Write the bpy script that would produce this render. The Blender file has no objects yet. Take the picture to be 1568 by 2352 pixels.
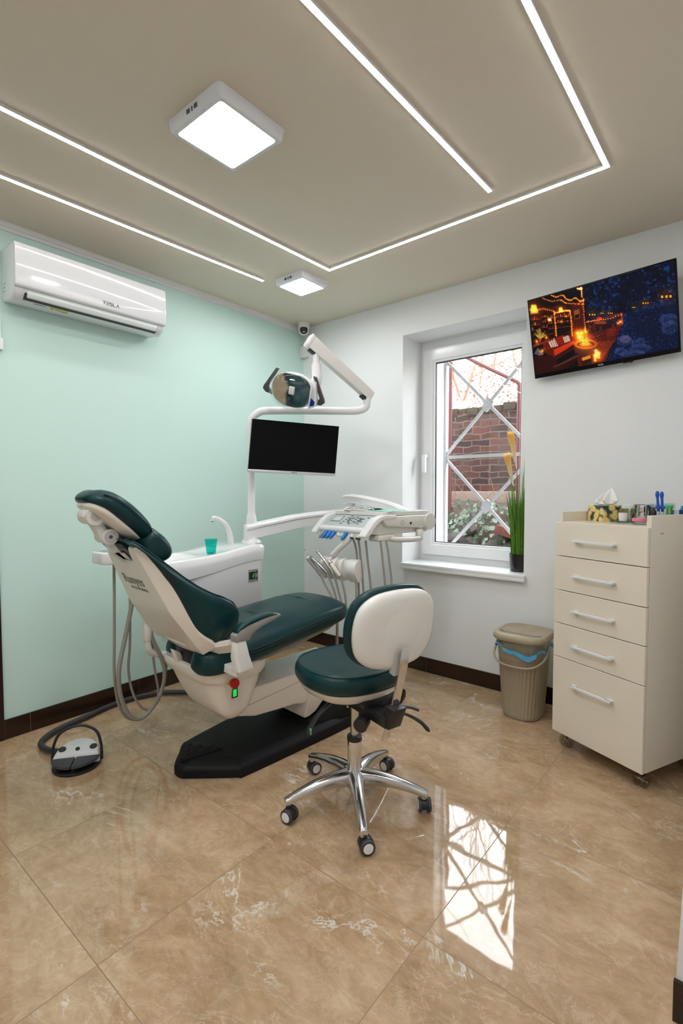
import bpy, bmesh, math, random
import numpy as np
from mathutils import Vector as V, Matrix
R = math.radians
SC = bpy.context.scene
COL = SC.collection
random.seed(7)

# ------------------------------------------------------------------ materials
MATS = {}
def nodes(name):
    m = bpy.data.materials.new(name); m.use_nodes = True
    nt = m.node_tree
    for n in list(nt.nodes): nt.nodes.remove(n)
    out = nt.nodes.new('ShaderNodeOutputMaterial')
    return m, nt, out
def mat(name, col, rough=0.5, metal=0.0, spec=0.5, coat=0.0, var=0.0, vscale=8.0, bump=0.0, bscale=60.0, emit=None, estr=0.0, sheen=0.0, coatr=0.1):
    m, nt, out = nodes(name)
    b = nt.nodes.new('ShaderNodeBsdfPrincipled')
    nt.links.new(b.outputs[0], out.inputs[0])
    b.inputs['Base Color'].default_value = (*col, 1)
    b.inputs['Roughness'].default_value = rough
    b.inputs['Metallic'].default_value = metal
    b.inputs['Specular IOR Level'].default_value = spec
    b.inputs['Coat Weight'].default_value = coat
    b.inputs['Coat Roughness'].default_value = coatr
    tc = nt.nodes.new('ShaderNodeTexCoord')
    if var > 0:
        n = nt.nodes.new('ShaderNodeTexNoise'); n.inputs['Scale'].default_value = vscale; n.inputs['Detail'].default_value = 4
        nt.links.new(tc.outputs['Object'], n.inputs['Vector'])
        mx = nt.nodes.new('ShaderNodeMix'); mx.data_type = 'RGBA'
        mx.inputs[6].default_value = (*[c*(1-var) for c in col], 1)
        mx.inputs[7].default_value = (*[min(1, c*(1+var)) for c in col], 1)
        nt.links.new(n.outputs[0], mx.inputs[0]); nt.links.new(mx.outputs[2], b.inputs['Base Color'])
    if bump > 0:
        n2 = nt.nodes.new('ShaderNodeTexNoise'); n2.inputs['Scale'].default_value = bscale; n2.inputs['Detail'].default_value = 3
        nt.links.new(tc.outputs['Object'], n2.inputs['Vector'])
        bp = nt.nodes.new('ShaderNodeBump'); bp.inputs['Strength'].default_value = bump; bp.inputs['Distance'].default_value = 0.002
        nt.links.new(n2.outputs[0], bp.inputs['Height']); nt.links.new(bp.outputs[0], b.inputs['Normal'])
    if emit:
        b.inputs['Emission Color'].default_value = (*emit, 1); b.inputs['Emission Strength'].default_value = estr
    MATS[name] = m
    return m
def glassmat(name, tint=(1,1,1), fres=1.45, gl=1.0, rough=0.0):
    m, nt, out = nodes(name)
    t = nt.nodes.new('ShaderNodeBsdfTransparent'); t.inputs[0].default_value = (*tint, 1)
    g = nt.nodes.new('ShaderNodeBsdfGlossy'); g.inputs['Roughness'].default_value = rough
    g.inputs[0].default_value = (gl, gl, gl, 1)
    f = nt.nodes.new('ShaderNodeFresnel'); f.inputs[0].default_value = fres
    ge = nt.nodes.new('ShaderNodeNewGeometry'); inv = nt.nodes.new('ShaderNodeMath'); inv.operation = 'SUBTRACT'; inv.inputs[0].default_value = 1
    mu = nt.nodes.new('ShaderNodeMath'); mu.operation = 'MULTIPLY'          # only the outer face reflects, so a thin sheet never reflects totally inside
    nt.links.new(ge.outputs['Backfacing'], inv.inputs[1]); nt.links.new(inv.outputs[0], mu.inputs[1]); nt.links.new(f.outputs[0], mu.inputs[0])
    mx = nt.nodes.new('ShaderNodeMixShader')
    nt.links.new(mu.outputs[0], mx.inputs[0]); nt.links.new(t.outputs[0], mx.inputs[1]); nt.links.new(g.outputs[0], mx.inputs[2])
    nt.links.new(mx.outputs[0], out.inputs[0])
    return m
def emat(name, col, s):
    m, nt, out = nodes(name)
    e = nt.nodes.new('ShaderNodeEmission'); e.inputs[0].default_value = (*col, 1); e.inputs[1].default_value = s
    nt.links.new(e.outputs[0], out.inputs[0]); return m
def S(r, g, b):                       # sRGB 0..255 to linear
    f = lambda c: (c/255/12.92) if c/255 <= .04045 else ((c/255+.055)/1.055)**2.4
    return (f(r), f(g), f(b))

# ------------------------------------------------------------------ mesh builder
def cr(pts, n):
    """Catmull-Rom through pts, n steps per span"""
    P = [np.array(p, float) for p in pts]
    if len(P) < 3 or n <= 1:
        if n <= 1: return P
        return [P[0] + (P[1]-P[0])*i/n for i in range(n+1)]
    P = [2*P[0]-P[1]] + P + [2*P[-1]-P[-2]]
    out = []
    for i in range(1, len(P)-2):
        for k in range(n):
            t = k/n; a, b, c, d = P[i-1], P[i], P[i+1], P[i+2]
            out.append(.5*((2*b)+(c-a)*t+(2*a-5*b+4*c-d)*t*t+(3*b-a-3*c+d)*t**3))
    out.append(P[-2])
    return out
def crc(pts, n):
    """closed Catmull-Rom"""
    P = [np.array(p, float) for p in pts]; N = len(P); out = []
    for i in range(N):
        a, b, c, d = P[i-1], P[i], P[(i+1) % N], P[(i+2) % N]
        for k in range(n):
            t = k/n
            out.append(.5*((2*b)+(c-a)*t+(2*a-5*b+4*c-d)*t*t+(3*b-a-3*c+d)*t**3))
    return out
class G:
    def __init__(s): s.bm = bmesh.new()
    def faces(s, vs, fs, M=None):
        b = [s.bm.verts.new(M @ V(v) if M else V(v)) for v in vs]
        for f in fs:
            try: s.bm.faces.new([b[i] for i in f])
            except ValueError: pass
        return s
    def box(s, x0, x1, y0, y1, z0, z1, M=None):
        vs = [(x, y, z) for x in (x0, x1) for y in (y0, y1) for z in (z0, z1)]
        return s.faces(vs, [(0,1,3,2),(4,6,7,5),(0,4,5,1),(2,3,7,6),(0,2,6,4),(1,5,7,3)], M)
    def loft(s, rings, cap=True, closed=True, M=None):
        n = len(rings[0]); vs = [tuple(p) for r in rings for p in r]; fs = []
        for i in range(len(rings)-1):
            for j in range(n if closed else n-1):
                k = (j+1) % n
                fs.append((i*n+j, i*n+k, (i+1)*n+k, (i+1)*n+j))
        if cap and closed:
            fs.append(tuple(range(n))[::-1]); fs.append(tuple((len(rings)-1)*n+j for j in range(n)))
        return s.faces(vs, fs, M)
    def sloft(s, rings, nu=4, nv=4, cap=True, M=None):
        """smooth loft: closed spline round, open spline along"""
        R1 = [crc(r, nu) for r in rings]
        cols = [cr([r[j] for r in R1], nv) for j in range(len(R1[0]))]
        R2 = [[cols[j][i] for j in range(len(cols))] for i in range(len(cols[0]))]
        return s.loft(R2, cap, True, M)
    def frame(s, d):
        d = V(d).normalized(); u = V((0,0,1)) if abs(d.z) < .9 else V((1,0,0))
        a = d.cross(u).normalized(); b = a.cross(d).normalized(); return a, b
    def cyl(s, p0, p1, r0, r1=None, n=24, cap=True, M=None):
        r1 = r0 if r1 is None else r1; p0, p1 = V(p0), V(p1); a, b = s.frame(p1-p0)
        rings = [[p+(a*math.cos(2*math.pi*i/n)+b*math.sin(2*math.pi*i/n))*r for i in range(n)] for p, r in ((p0, r0), (p1, r1))]
        return s.loft(rings, cap, True, M)
    def tube(s, pts, r, n=10, k=6, cap=True, M=None, flat=None):
        P = [V(p) for p in cr(pts, k)]
        rs = r if isinstance(r, (list, tuple)) else [r]*len(pts)
        RR = [float(np.interp(i/(len(P)-1)*(len(rs)-1), range(len(rs)), rs)) for i in range(len(P))]
        rings = []; a = None
        for i, p in enumerate(P):
            d = (P[min(i+1, len(P)-1)]-P[max(i-1, 0)])
            if d.length < 1e-9: d = V((0,0,1))
            d.normalize()
            if a is None: a, b = s.frame(d)
            else:
                a = (a-d*a.dot(d)).normalized(); b = a.cross(d)
            f = flat or 1.0
            rings.append([p+(a*math.cos(2*math.pi*j/n)+b*math.sin(2*math.pi*j/n)*f)*RR[i] for j in range(n)])
        return s.loft(rings, cap, True, M)
    def lathe(s, prof, n=32, M=None, cap=True):
        rings = [[(r*math.cos(2*math.pi*i/n), r*math.sin(2*math.pi*i/n), z) for i in range(n)] for r, z in prof]
        return s.loft(rings, cap, True, M)
    def prism(s, poly, h0, h1, M=None):
        return s.loft([[(x, y, h) for x, y in poly] for h in (h0, h1)], True, True, M)
    def ell(s, c, rx, ry, rz, n=24, m=14, M=None, e=1.0):
        pw = lambda q: math.copysign(abs(q)**e, q)
        rings = []
        for i in range(1, m):
            t = math.pi*i/m-math.pi/2
            rings.append([(c[0]+rx*math.cos(t)*pw(math.cos(2*math.pi*j/n)), c[1]+ry*math.cos(t)*pw(math.sin(2*math.pi*j/n)), c[2]+rz*math.sin(t)) for j in range(n)])
        return s.loft(rings, True, True, M)
    def bev(s, off, seg=2, ang=30):
        s.bm.normal_update()
        bmesh.ops.recalc_face_normals(s.bm, faces=s.bm.faces[:])
        es = [e for e in s.bm.edges if len(e.link_faces) == 2 and e.calc_face_angle(0) > R(ang)]
        if es: bmesh.ops.bevel(s.bm, geom=es, offset=off, offset_type='OFFSET', segments=seg, profile=.5, affect='EDGES', clamp_overlap=True)
        return s
    def build(s, name, m, parent=None, smooth=38, recalc=True, label=None):
        if recalc: bmesh.ops.recalc_face_normals(s.bm, faces=s.bm.faces[:])
        me = bpy.data.meshes.new(name)
        if parent is not None:
            root = parent
            while root.parent is not None: root = root.parent
            if ROOTW.get(root.name, True): s.bm.transform(root.matrix_basis.inverted())
        s.bm.to_mesh(me); s.bm.free()
        if smooth:
            me.shade_smooth(); me.set_sharp_from_angle(angle=R(smooth))
        me.materials.append(m)
        o = bpy.data.objects.new(name, me); COL.objects.link(o)
        if parent is not None: o.parent = parent
        if label: o['label'] = label
        return o
ROOTW = {}
def thing(name, label, cat, loc=(0,0,0), rotz=0.0, group=None, world=True):
    o = bpy.data.objects.new(name, None); COL.objects.link(o)
    o.empty_display_size = .05
    o.location = loc; o.rotation_euler = (0, 0, rotz)
    o.matrix_basis = Matrix.Translation(V(loc)) @ Matrix.Rotation(rotz, 4, 'Z')
    o['label'] = label; o['category'] = cat
    if group: o['group'] = group
    ROOTW[o.name] = world
    return o
def tag(o, label, cat, group=None, kind=None):
    o['label'] = label; o['category'] = cat
    if group: o['group'] = group
    if kind: o['kind'] = kind
    return o
def struct(o, label=None, cat=None):
    o['kind'] = 'structure'
    if label: o['label'] = label
    if cat: o['category'] = cat
    return o
def dup(root, loc, rotz=None, label=None, group=None):
    r = root.copy(); COL.objects.link(r)
    rz = root.rotation_euler[2] if rotz is None else rotz
    r.location = loc; r.rotation_euler = (0, 0, rz)
    if label: r['label'] = label
    if group: r['group'] = group
    for ch in list(root.children):
        k = ch.copy(); COL.objects.link(k); k.parent = r
        for g in list(ch.children):
            q = g.copy(); COL.objects.link(q); q.parent = k
    return r
def axes(o, x, y, z):
    """matrix with columns x,y,z and origin o"""
    return Matrix(((x[0], y[0], z[0], o[0]), (x[1], y[1], z[1], o[1]), (x[2], y[2], z[2], o[2]), (0, 0, 0, 1)))
def text(name, body, size, M, m, parent, ext=.0006, align='CENTER', shear=0.0, sx=1.0):
    cu = bpy.data.curves.new(name, 'FONT'); cu.body = body; cu.size = size; cu.extrude = ext
    cu.align_x = align; cu.align_y = 'CENTER'; cu.shear = shear
    cu.offset = 0.0
    t = bpy.data.objects.new(name, cu); COL.objects.link(t)
    dg = bpy.context.evaluated_depsgraph_get()
    me = bpy.data.meshes.new_from_object(t.evaluated_get(dg))
    bpy.data.objects.remove(t); bpy.data.curves.remove(cu)
    root = parent
    while root.parent is not None: root = root.parent
    MM = M @ Matrix.Diagonal((sx, 1, 1, 1))
    if ROOTW.get(root.name, True): MM = root.matrix_basis.inverted() @ MM
    me.transform(MM); me.name = name
    me.materials.clear(); me.materials.append(m)
    o = bpy.data.objects.new(name, me); COL.objects.link(o); o.parent = parent
    return o
def rrect(x0, x1, y0, y1, r, n=5):
    out = []
    for cx, cy, a0 in ((x1-r, y1-r, 0), (x0+r, y1-r, 90), (x0+r, y0+r, 180), (x1-r, y0+r, 270)):
        for i in range(n+1):
            a = R(a0+90*i/n); out.append((cx+r*math.cos(a), cy+r*math.sin(a)))
    return out
def ring_prism(g, outer, inner, h0, h1, M=None):
    n = len(outer)
    rings = [[(x, y, h0) for x, y in outer], [(x, y, h1) for x, y in outer], [(x, y, h1) for x, y in inner], [(x, y, h0) for x, y in inner], [(x, y, h0) for x, y in outer]]
    return g.loft(rings, False, True, M)

# ------------------------------------------------------------------ palette
white_wall = mat('white_wall_paint', (.84, .85, .855), .55, bump=.15, bscale=90)
green_wall = mat('mint_wall_paint', (.60, .81, .75), .5, bump=.2, bscale=60)
ceil_paint = mat('beige_ceiling_paint', (.715, .635, .53), .7, bump=.15, bscale=120)
trim_white = mat('white_trim', (.78, .78, .76), .4)
base_brown = mat('dark_brown_tile', S(42, 26, 16), .25, var=.25, vscale=14)
grout = mat('light_grout', (.42, .30, .19), .8)
door_brown = mat('dark_door_wood', S(40, 20, 14), .35, var=.25, vscale=6)
pvc = mat('white_pvc', (.86, .87, .88), .22, spec=.5)
gasket = mat('dark_gasket', (.03, .03, .04), .5)
cream = mat('cream_plastic', (.80, .74, .66), .28, coat=.2)
unitw = mat('white_lacquer', (.82, .82, .83), .2, coat=.3)
offwhite = mat('off_white_plastic', (.80, .79, .76), .3)
leather = mat('teal_leather', S(3, 48, 52), .30, spec=.32, var=.06, vscale=30, bump=.25, bscale=260)
leather_d = mat('teal_leather_piping', S(6, 34, 37), .4)
blackp = mat('black_plastic', (.012, .012, .014), .38, bump=.15, bscale=300)
blackr = mat('black_rubber', (.005, .005, .006), .55, spec=.25, bump=.2, bscale=200)
greyp = mat('grey_plastic', S(150, 147, 143), .35)
consw = mat('console_white', (.79, .77, .725), .26, coat=.2)
dgrey = mat('dark_grey_plastic', S(72, 74, 76), .42)
hose_grey = mat('grey_hose', S(150, 146, 138), .45)
chrome = mat('chrome', (.78, .78, .79), .09, metal=1.0)
steel = mat('brushed_steel', (.62, .60, .57), .24, metal=1.0)
alu = mat('polished_aluminium', (.66, .66, .68), .16, metal=1.0)
red = mat('red_button', S(190, 16, 14), .35)
yellow = mat('yellow_collar', S(220, 150, 20), .4)
bluek = mat('blue_knob', S(18, 120, 200), .35)
ink = mat('dark_ink', S(70, 74, 72), .6)
inkg = mat('grey_print', S(126, 130, 122), .6)
inkb = mat('black_print', (.01, .01, .012), .5)
# ------------------------------------------------------------------ floor material
def floor_material():
    m, nt, out = nodes('marble_floor_tiles'); N = nt.nodes; L = nt.links
    def mth(op, a, b=None, cl=False):
        n = N.new('ShaderNodeMath'); n.operation = op; n.use_clamp = cl
        for i, x in enumerate((a, b)):
            if x is None: continue
            if isinstance(x, (int, float)): n.inputs[i].default_value = x
            else: L.new(x, n.inputs[i])
        return n.outputs[0]
    def ramp(fac, stops):
        n = N.new('ShaderNodeValToRGB'); e = n.color_ramp.elements
        while len(e) > 1: e.remove(e[-1])
        e[0].position = stops[0][0]; e[0].color = (*stops[0][1], 1)
        for p, c in stops[1:]:
            q = e.new(p); q.color = (*c, 1)
        L.new(fac, n.inputs[0]); return n.outputs[0]
    def mix(f, a, b):
        n = N.new('ShaderNodeMix'); n.data_type = 'RGBA'
        L.new(f, n.inputs[0])
        for i, x in ((6, a), (7, b)):
            if isinstance(x, tuple): n.inputs[i].default_value = (*x, 1)
            else: L.new(x, n.inputs[i])
        return n.outputs[2]
    tc = N.new('ShaderNodeTexCoord'); sp = N.new('ShaderNodeSeparateXYZ'); L.new(tc.outputs['Object'], sp.inputs[0])
    T = .627
    tx = mth('DIVIDE', mth('SUBTRACT', sp.outputs[0], .342-6*T), T); ty = mth('DIVIDE', mth('SUBTRACT', sp.outputs[1], .048-10*T), T)
    ix, iy = mth('FLOOR', tx), mth('FLOOR', ty); fx, fy = mth('FRACT', tx), mth('FRACT', ty)
    ex = mth('MINIMUM', fx, mth('SUBTRACT', 1, fx)); ey = mth('MINIMUM', fy, mth('SUBTRACT', 1, fy))
    e = mth('MINIMUM', ex, ey)
    gmask = mth('LESS_THAN', e, .0022)
    # per tile offset and rotation of the pattern
    cb = N.new('ShaderNodeCombineXYZ'); L.new(ix, cb.inputs[0]); L.new(iy, cb.inputs[1])
    wn = N.new('ShaderNodeTexWhiteNoise'); L.new(cb.outputs[0], wn.inputs[0])
    off = N.new('ShaderNodeVectorMath'); off.operation = 'MULTIPLY_ADD'
    L.new(wn.outputs['Color'], off.inputs[0]); off.inputs[1].default_value = (9, 9, 9); L.new(tc.outputs['Object'], off.inputs[2])
    mp = N.new('ShaderNodeMapping'); mp.inputs['Rotation'].default_value = (0, 0, R(-38)); mp.inputs['Scale'].default_value = (1.0, 1.7, 1)
    L.new(off.outputs[0], mp.inputs[0]); P = mp.outputs[0]
    def noise(sc, det=5, rough=.55, dist=0, vec=None):
        n = N.new('ShaderNodeTexNoise'); n.inputs['Scale'].default_value = sc; n.inputs['Detail'].default_value = det
        n.inputs['Roughness'].default_value = rough; n.inputs['Distortion'].default_value = dist
        L.new(vec or P, n.inputs['Vector']); return n.outputs[0]
    base = ramp(noise(2.6, 8, .62, .9), [(.28, (.235, .14, .072)), (.42, (.385, .243, .130)), (.54, (.49, .328, .190)), (.70, (.62, .458, .297))])
    fine = ramp(noise(11, 6, .7, 1.4), [(.32, (.335, .212, .114)), (.68, (.62, .458, .297))])
    cfac = N.new('ShaderNodeValue'); cfac.outputs[0].default_value = .45
    col = mix(cfac.outputs[0], base, fine)
    # thin cream veins
    wv = noise(1.7, 9, .68, 2.2); v1 = mth('ABSOLUTE', mth('SUBTRACT', wv, .5))
    vm = mth('MULTIPLY', mth('SUBTRACT', 1, mth('DIVIDE', v1, .012), True), mth('SUBTRACT', mth('MULTIPLY', noise(3.1, 2), 2.4), .75, True), True)
    col = mix(mth('MULTIPLY', vm, .6), col, (.74, .62, .47))
    wv2 = noise(4.3, 8, .7, 1.5); v2 = mth('ABSOLUTE', mth('SUBTRACT', wv2, .52))
    vm2 = mth('SUBTRACT', 1, mth('DIVIDE', v2, .010), True)
    col = mix(mth('MULTIPLY', vm2, .38), col, (.68, .54, .39))
    # sparse bold white veins
    off2 = N.new('ShaderNodeVectorMath'); off2.operation = 'ADD'; L.new(P, off2.inputs[0]); off2.inputs[1].default_value = (4.3, 1.7, 0)
    wv3 = noise(.95, 7, .66, 1.2, off2.outputs[0]); v3 = mth('ABSOLUTE', mth('SUBTRACT', wv3, .5))
    gate = mth('MULTIPLY', mth('SUBTRACT', noise(3.2, 3, .6, .3), .53, True), 7.0, True)
    vm3 = mth('MULTIPLY', mth('SUBTRACT', 1, mth('DIVIDE', v3, .011), True), gate, True)
    col = mix(mth('MULTIPLY', vm3, .9), col, (.80, .79, .74))
    col = mix(gmask, col, (.27, .18, .10))
    b = N.new('ShaderNodeBsdfPrincipled'); L.new(col, b.inputs['Base Color'])
    b.inputs['Roughness'].default_value = .03; b.inputs['IOR'].default_value = 1.6
    L.new(mth('ADD', mth('MULTIPLY', gmask, .5), .03), b.inputs['Roughness'])
    # slight waviness of the polished surface, different in each tile
    bn = N.new('ShaderNodeTexNoise'); bn.inputs['Scale'].default_value = 9.0; bn.inputs['Detail'].default_value = 1.0
    L.new(off.outputs[0], bn.inputs['Vector'])
    hgt = mth('SUBTRACT', mth('MULTIPLY', bn.outputs[0], 1.0), mth('MULTIPLY', gmask, .6))
    bp = N.new('ShaderNodeBump'); bp.inputs['Strength'].default_value = .16; bp.inputs['Distance'].default_value = .0022
    L.new(hgt, bp.inputs['Height']); L.new(bp.outputs[0], b.inputs['Normal'])
    L.new(b.outputs[0], out.inputs[0])
    return m

# ------------------------------------------------------------------ room shell
H = 2.6
XR, YB = 3.9, -4.3
struct(G().box(-.12, XR+.1, YB-.1, .31, -.1, 0).build('floor', floor_material(), smooth=0), 'polished beige marble tile floor', 'floor')
struct(G().box(-.12, XR+.1, YB-.1, .31, H, H+.1).build('ceiling', ceil_paint, smooth=0), 'plain beige ceiling', 'ceiling')
struct(G().box(-.12, 0, YB-.1, .31, 0, H).build('wall_left', green_wall, smooth=0), 'mint green wall behind the dental chair', 'wall')
g = G()
WX0, WX1, WZ0, WZ1 = .972, 1.842, .75, 2.356
for y0, y1, a, b, c, d in ((0, .31, WX0, WX1, WZ0, WZ1), (.31, .51, 1.062, 1.80, .80, 2.33)):
    g.box(0 if y0 == 0 else -3, a, y0, y1, -.0, H); g.box(b, XR+.1 if y0 == 0 else 6, y0, y1, 0, H)
    g.box(a, b, y0, y1, 0, c); g.box(a, b, y0, y1, d, H)
g.box(-3, 6, .31, .51, H, 4.2)
g.box(-3, 6, .31, .51, -.6, 0)
struct(g.build('wall_back', white_wall, smooth=0), 'white wall with the deep window opening', 'wall')
g = G()
g.faces([(2.797, -1.641, 0), (XR, -1.641, 0), (XR, 0, 0), (2.797, 0, 0), (2.889, -1.641, H), (XR, -1.641, H), (XR, 0, H), (2.889, 0, H)],
        [(0,1,2,3), (4,5,6,7), (0,1,5,4), (1,2,6,5), (2,3,7,6), (3,0,4,7)])
struct(g.build('wall_right', white_wall, smooth=0), 'white wall end at the right edge', 'wall')
struct(G().box(-.12, XR+.1, YB-.1, YB, 0, H).build('wall_front', white_wall, smooth=0), 'white wall behind the viewer', 'wall')
struct(G().box(XR, XR+.1, YB-.1, .31, 0, H).build('wall_entry', white_wall, smooth=0), 'white wall of the entry recess', 'wall')

# baseboards of brown tile with light grout joints
def baseboard(name, x0, y0, x1, y1, nx, ny, step, label, first=0.0):
    L_ = math.hypot(x1-x0, y1-y0); dx, dy = (x1-x0)/L_, (y1-y0)/L_
    M = axes((x0, y0, 0), (dx, dy, 0), (nx, ny, 0), (0, 0, 1))
    root = thing(name, label, 'baseboard'); root['kind'] = 'structure'
    g = G(); gr = G(); t = first
    gr.box(0, L_, 0, .0075, 0, .099, M)
    s = 0.0
    while s < L_-1e-4:
        e = min(L_, t if t > s else s+step)
        g.box(s+.0012, e-.0012, 0, .010, .0015, .1015, M)
        s = e
    g.build('tiles', base_brown, root, smooth=0); gr.build('grout', grout, root, smooth=0)
    return root
baseboard('baseboard_left', 0, -2.204, 0, 0, 1, 0, .60, 'dark brown tile baseboard under the mint wall', .118)
baseboard('baseboard_back', 0, 0, 2.80, 0, 0, -1, .60, 'dark brown tile baseboard under the window wall', .58)
baseboard('baseboard_right', 2.7955, -1.641, 3.9, -1.641, 0, -1, .60, 'dark brown tile baseboard at the right wall end')
# cove strip along the top of the mint wall
struct(G().box(0, .022, YB, 0, 2.577, 2.6).box(0, .012, YB, 0, 2.560, 2.578).build('trim_1', trim_white, smooth=0), 'thin white cove strip along the top of the mint wall', 'trim')
# dark door frame at the left edge
dr = thing('door_1', 'dark brown door frame at the left edge of the mint wall', 'door'); dr['kind'] = 'structure'
G().box(0, .012, -2.29, -2.204, 0, 2.07).box(0, .012, -3.20, -3.11, 0, 2.07).box(0, .012, -3.2, -2.204, 2.0, 2.09).bev(.002).build('door_frame', door_brown, dr)
G().box(0, .006, -3.11, -2.29, .005, 2.0).build('door_leaf', door_brown, dr, smooth=0)

# ------------------------------------------------------------------ window
w = thing('window_1', 'white plastic framed window with one large pane', 'window', (1.4, .27, .75)); w['kind'] = 'structure'
def rect_ring(g, X0, X1, Z0, Z1, x0, x1, z0, z1, ya, yb):
    o = [(X0, Z0), (X1, Z0), (X1, Z1), (X0, Z1)]; i = [(x0, z0), (x1, z0), (x1, z1), (x0, z1)]
    M = Matrix(((1,0,0,0),(0,0,1,0),(0,1,0,0),(0,0,0,1)))
    return ring_prism(g, o, i, ya, yb, M)
rect_ring(G(), WX0, WX1, WZ0, WZ1, 1.01, 1.80, .80, 2.285, .252, .308).bev(.003).build('frame', pvc, w)
sash = rect_ring(G(), 1.003, 1.808, .795, 2.292, 1.073, 1.737, .868, 2.212, .232, .30).bev(.006, 3).build('sash', pvc, w)
g = G(); rect_ring(g, 1.071, 1.739, .866, 2.214, 1.090, 1.722, .884, 2.197, .246, .275); g.bev(.004, 2).build('glazing_bead', pvc, w)
g = G(); rect_ring(g, 1.089, 1.723, .883, 2.198, 1.0945, 1.7165, .889, 2.190, .258, .272); g.build('gasket', gasket, w, smooth=0)
clear = glassmat('window_glass', (.97, .985, .98), 1.5)
G().box(1.088, 1.724, .262, .266, .884, 2.198).build('pane', clear, w, smooth=0)
hd = G(); hd.prism(rrect(1.028, 1.052, 1.475, 1.545, .011), 0, .008, Matrix(((1,0,0,0),(0,0,-1,.232),(0,1,0,0),(0,0,0,1))))
hd.cyl((1.04, .226, 1.515), (1.04, .195, 1.515), .009); hd.box(1.026, 1.054, .172, .196, 1.395, 1.526); hd.bev(.003, 2).build('handle', pvc, w)
sl = G(); sl.box(.978, 1.857, -.036, .255, .733, .754); sl.box(.978, 1.857, -.036, -.018, .712, .734)
sl.bev(.003, 2).build('sill', pvc, w)

# ------------------------------------------------------------------ ceiling lights
led = emat('led_diffuser', (1.0, .97, .95), 28)
panel_e = emat('panel_diffuser', (.95, .975, 1.0), 46)
alum = mat('led_profile', (.75, .74, .72), .35)
def led_strip(name, pts, label):
    root = thing(name, label, 'ceiling light', (pts[0][0], pts[0][1], H), 0, 'white line lights on the ceiling')
    # mitred ribbon
    def ribbon(hw, z0, z1):
        P = [V((p[0], p[1], 0)) for p in pts]; Lf, Rt = [], []
        for i, p in enumerate(P):
            d0 = (P[i]-P[i-1]).normalized() if i else (P[1]-P[0]).normalized()
            d1 = (P[i+1]-P[i]).normalized() if i < len(P)-1 else d0
            n0, n1 = V((-d0.y, d0.x, 0)), V((-d1.y, d1.x, 0)); n = (n0+n1).normalized(); k = hw/max(.3, n.dot(n0))
            Lf.append(p+n*k); Rt.append(p-n*k)
        g = G()
        g.loft([[(a.x, a.y, z0), (b.x, b.y, z0), (b.x, b.y, z1), (a.x, a.y, z1)] for a, b in zip(Lf, Rt)])
        return g
    ribbon(.0105, H-.012, H-.0003).build('profile', alum, root, smooth=0)
    ribbon(.0088, H-.0134, H-.0122).build('diffuser', led, root, smooth=0)
    return root
led_strip('line_light', [(.872, -4.2), (.872, -2.405), (.908, -.716), (2.412, -.716), (2.404, -1.61), (2.39, -4.2)], 'long white line light bent in a wide U around the room')
led_strip('line_light', [(.40, -4.2), (.436, -2.28), (.486, -.867)], 'straight white line light nearest the mint wall')
led_strip('line_light', [(1.91, -4.2), (1.946, -1.992), (1.974, -.857)], 'straight white line light inside the bent one, ending before the window wall')
def panel(x, y, s, label, rz=0.0):
    root = thing('ceiling_panel_light', label, 'ceiling light', (x, y, H), rz, 'square panel lights on the ceiling', world=False)
    h = s/2; d = .040; b = .026 if s > .26 else .022
    g = G()
    ro = [(p[0], p[1], 0) for p in rrect(-h, h, -h, h, .018)]
    r1 = [(p[0], p[1], -d+.008) for p in rrect(-h+.004, h-.004, -h+.004, h-.004, .018)]
    r2 = [(p[0], p[1], -d) for p in rrect(-h+.012, h-.012, -h+.012, h-.012, .016)]
    r3 = [(p[0], p[1], -d) for p in rrect(-h+b, h-b, -h+b, h-b, .012)]
    r4 = [(p[0], p[1], -d+.004) for p in rrect(-h+b, h-b, -h+b, h-b, .012)]
    g.loft([ro, r1, r2, r3, r4], False); g.build('housing', mat('panel_housing', (.74, .76, .80), .4), root)
    g = G(); g.loft([[(p[0], p[1], z) for p in rrect(-h+b, h-b, -h+b, h-b, .012)] for z in (-d+.003, -d+.006)]); g.build('diffuser', panel_e, root, smooth=0)
    g = G()
    for sgn in (-1, 1):
        for k in range(3):
            q = sgn*.022+(k-1)*.0065
            g.box(q-.0012, q+.0012, -h-.0008, -h+.004, -.027, -.013)
    g.ell((0, -h+.001, -.017), .004, .003, .004, 12, 8); g.box(-.002, .002, -h-.0006, -h+.004, -.028, -.021)
    g.build('vent_slots', mat('panel_slots', S(105, 105, 125), .5), root, smooth=0)
    return root
panel(1.388, -1.838, .304, 'large square white panel light near the room centre', R(.5))
panel(.652, -.69, .245, 'small square white panel light near the far corner', R(.5))
panel(1.388, -3.35, .304, 'added square white panel light on the unseen ceiling behind the viewer')  # extra lamp out of view, added to light the room
panel(3.05, -2.6, .304, 'added square white panel light out of view over the entry recess')  # another added lamp out of view, for more light from the entry side

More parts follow.
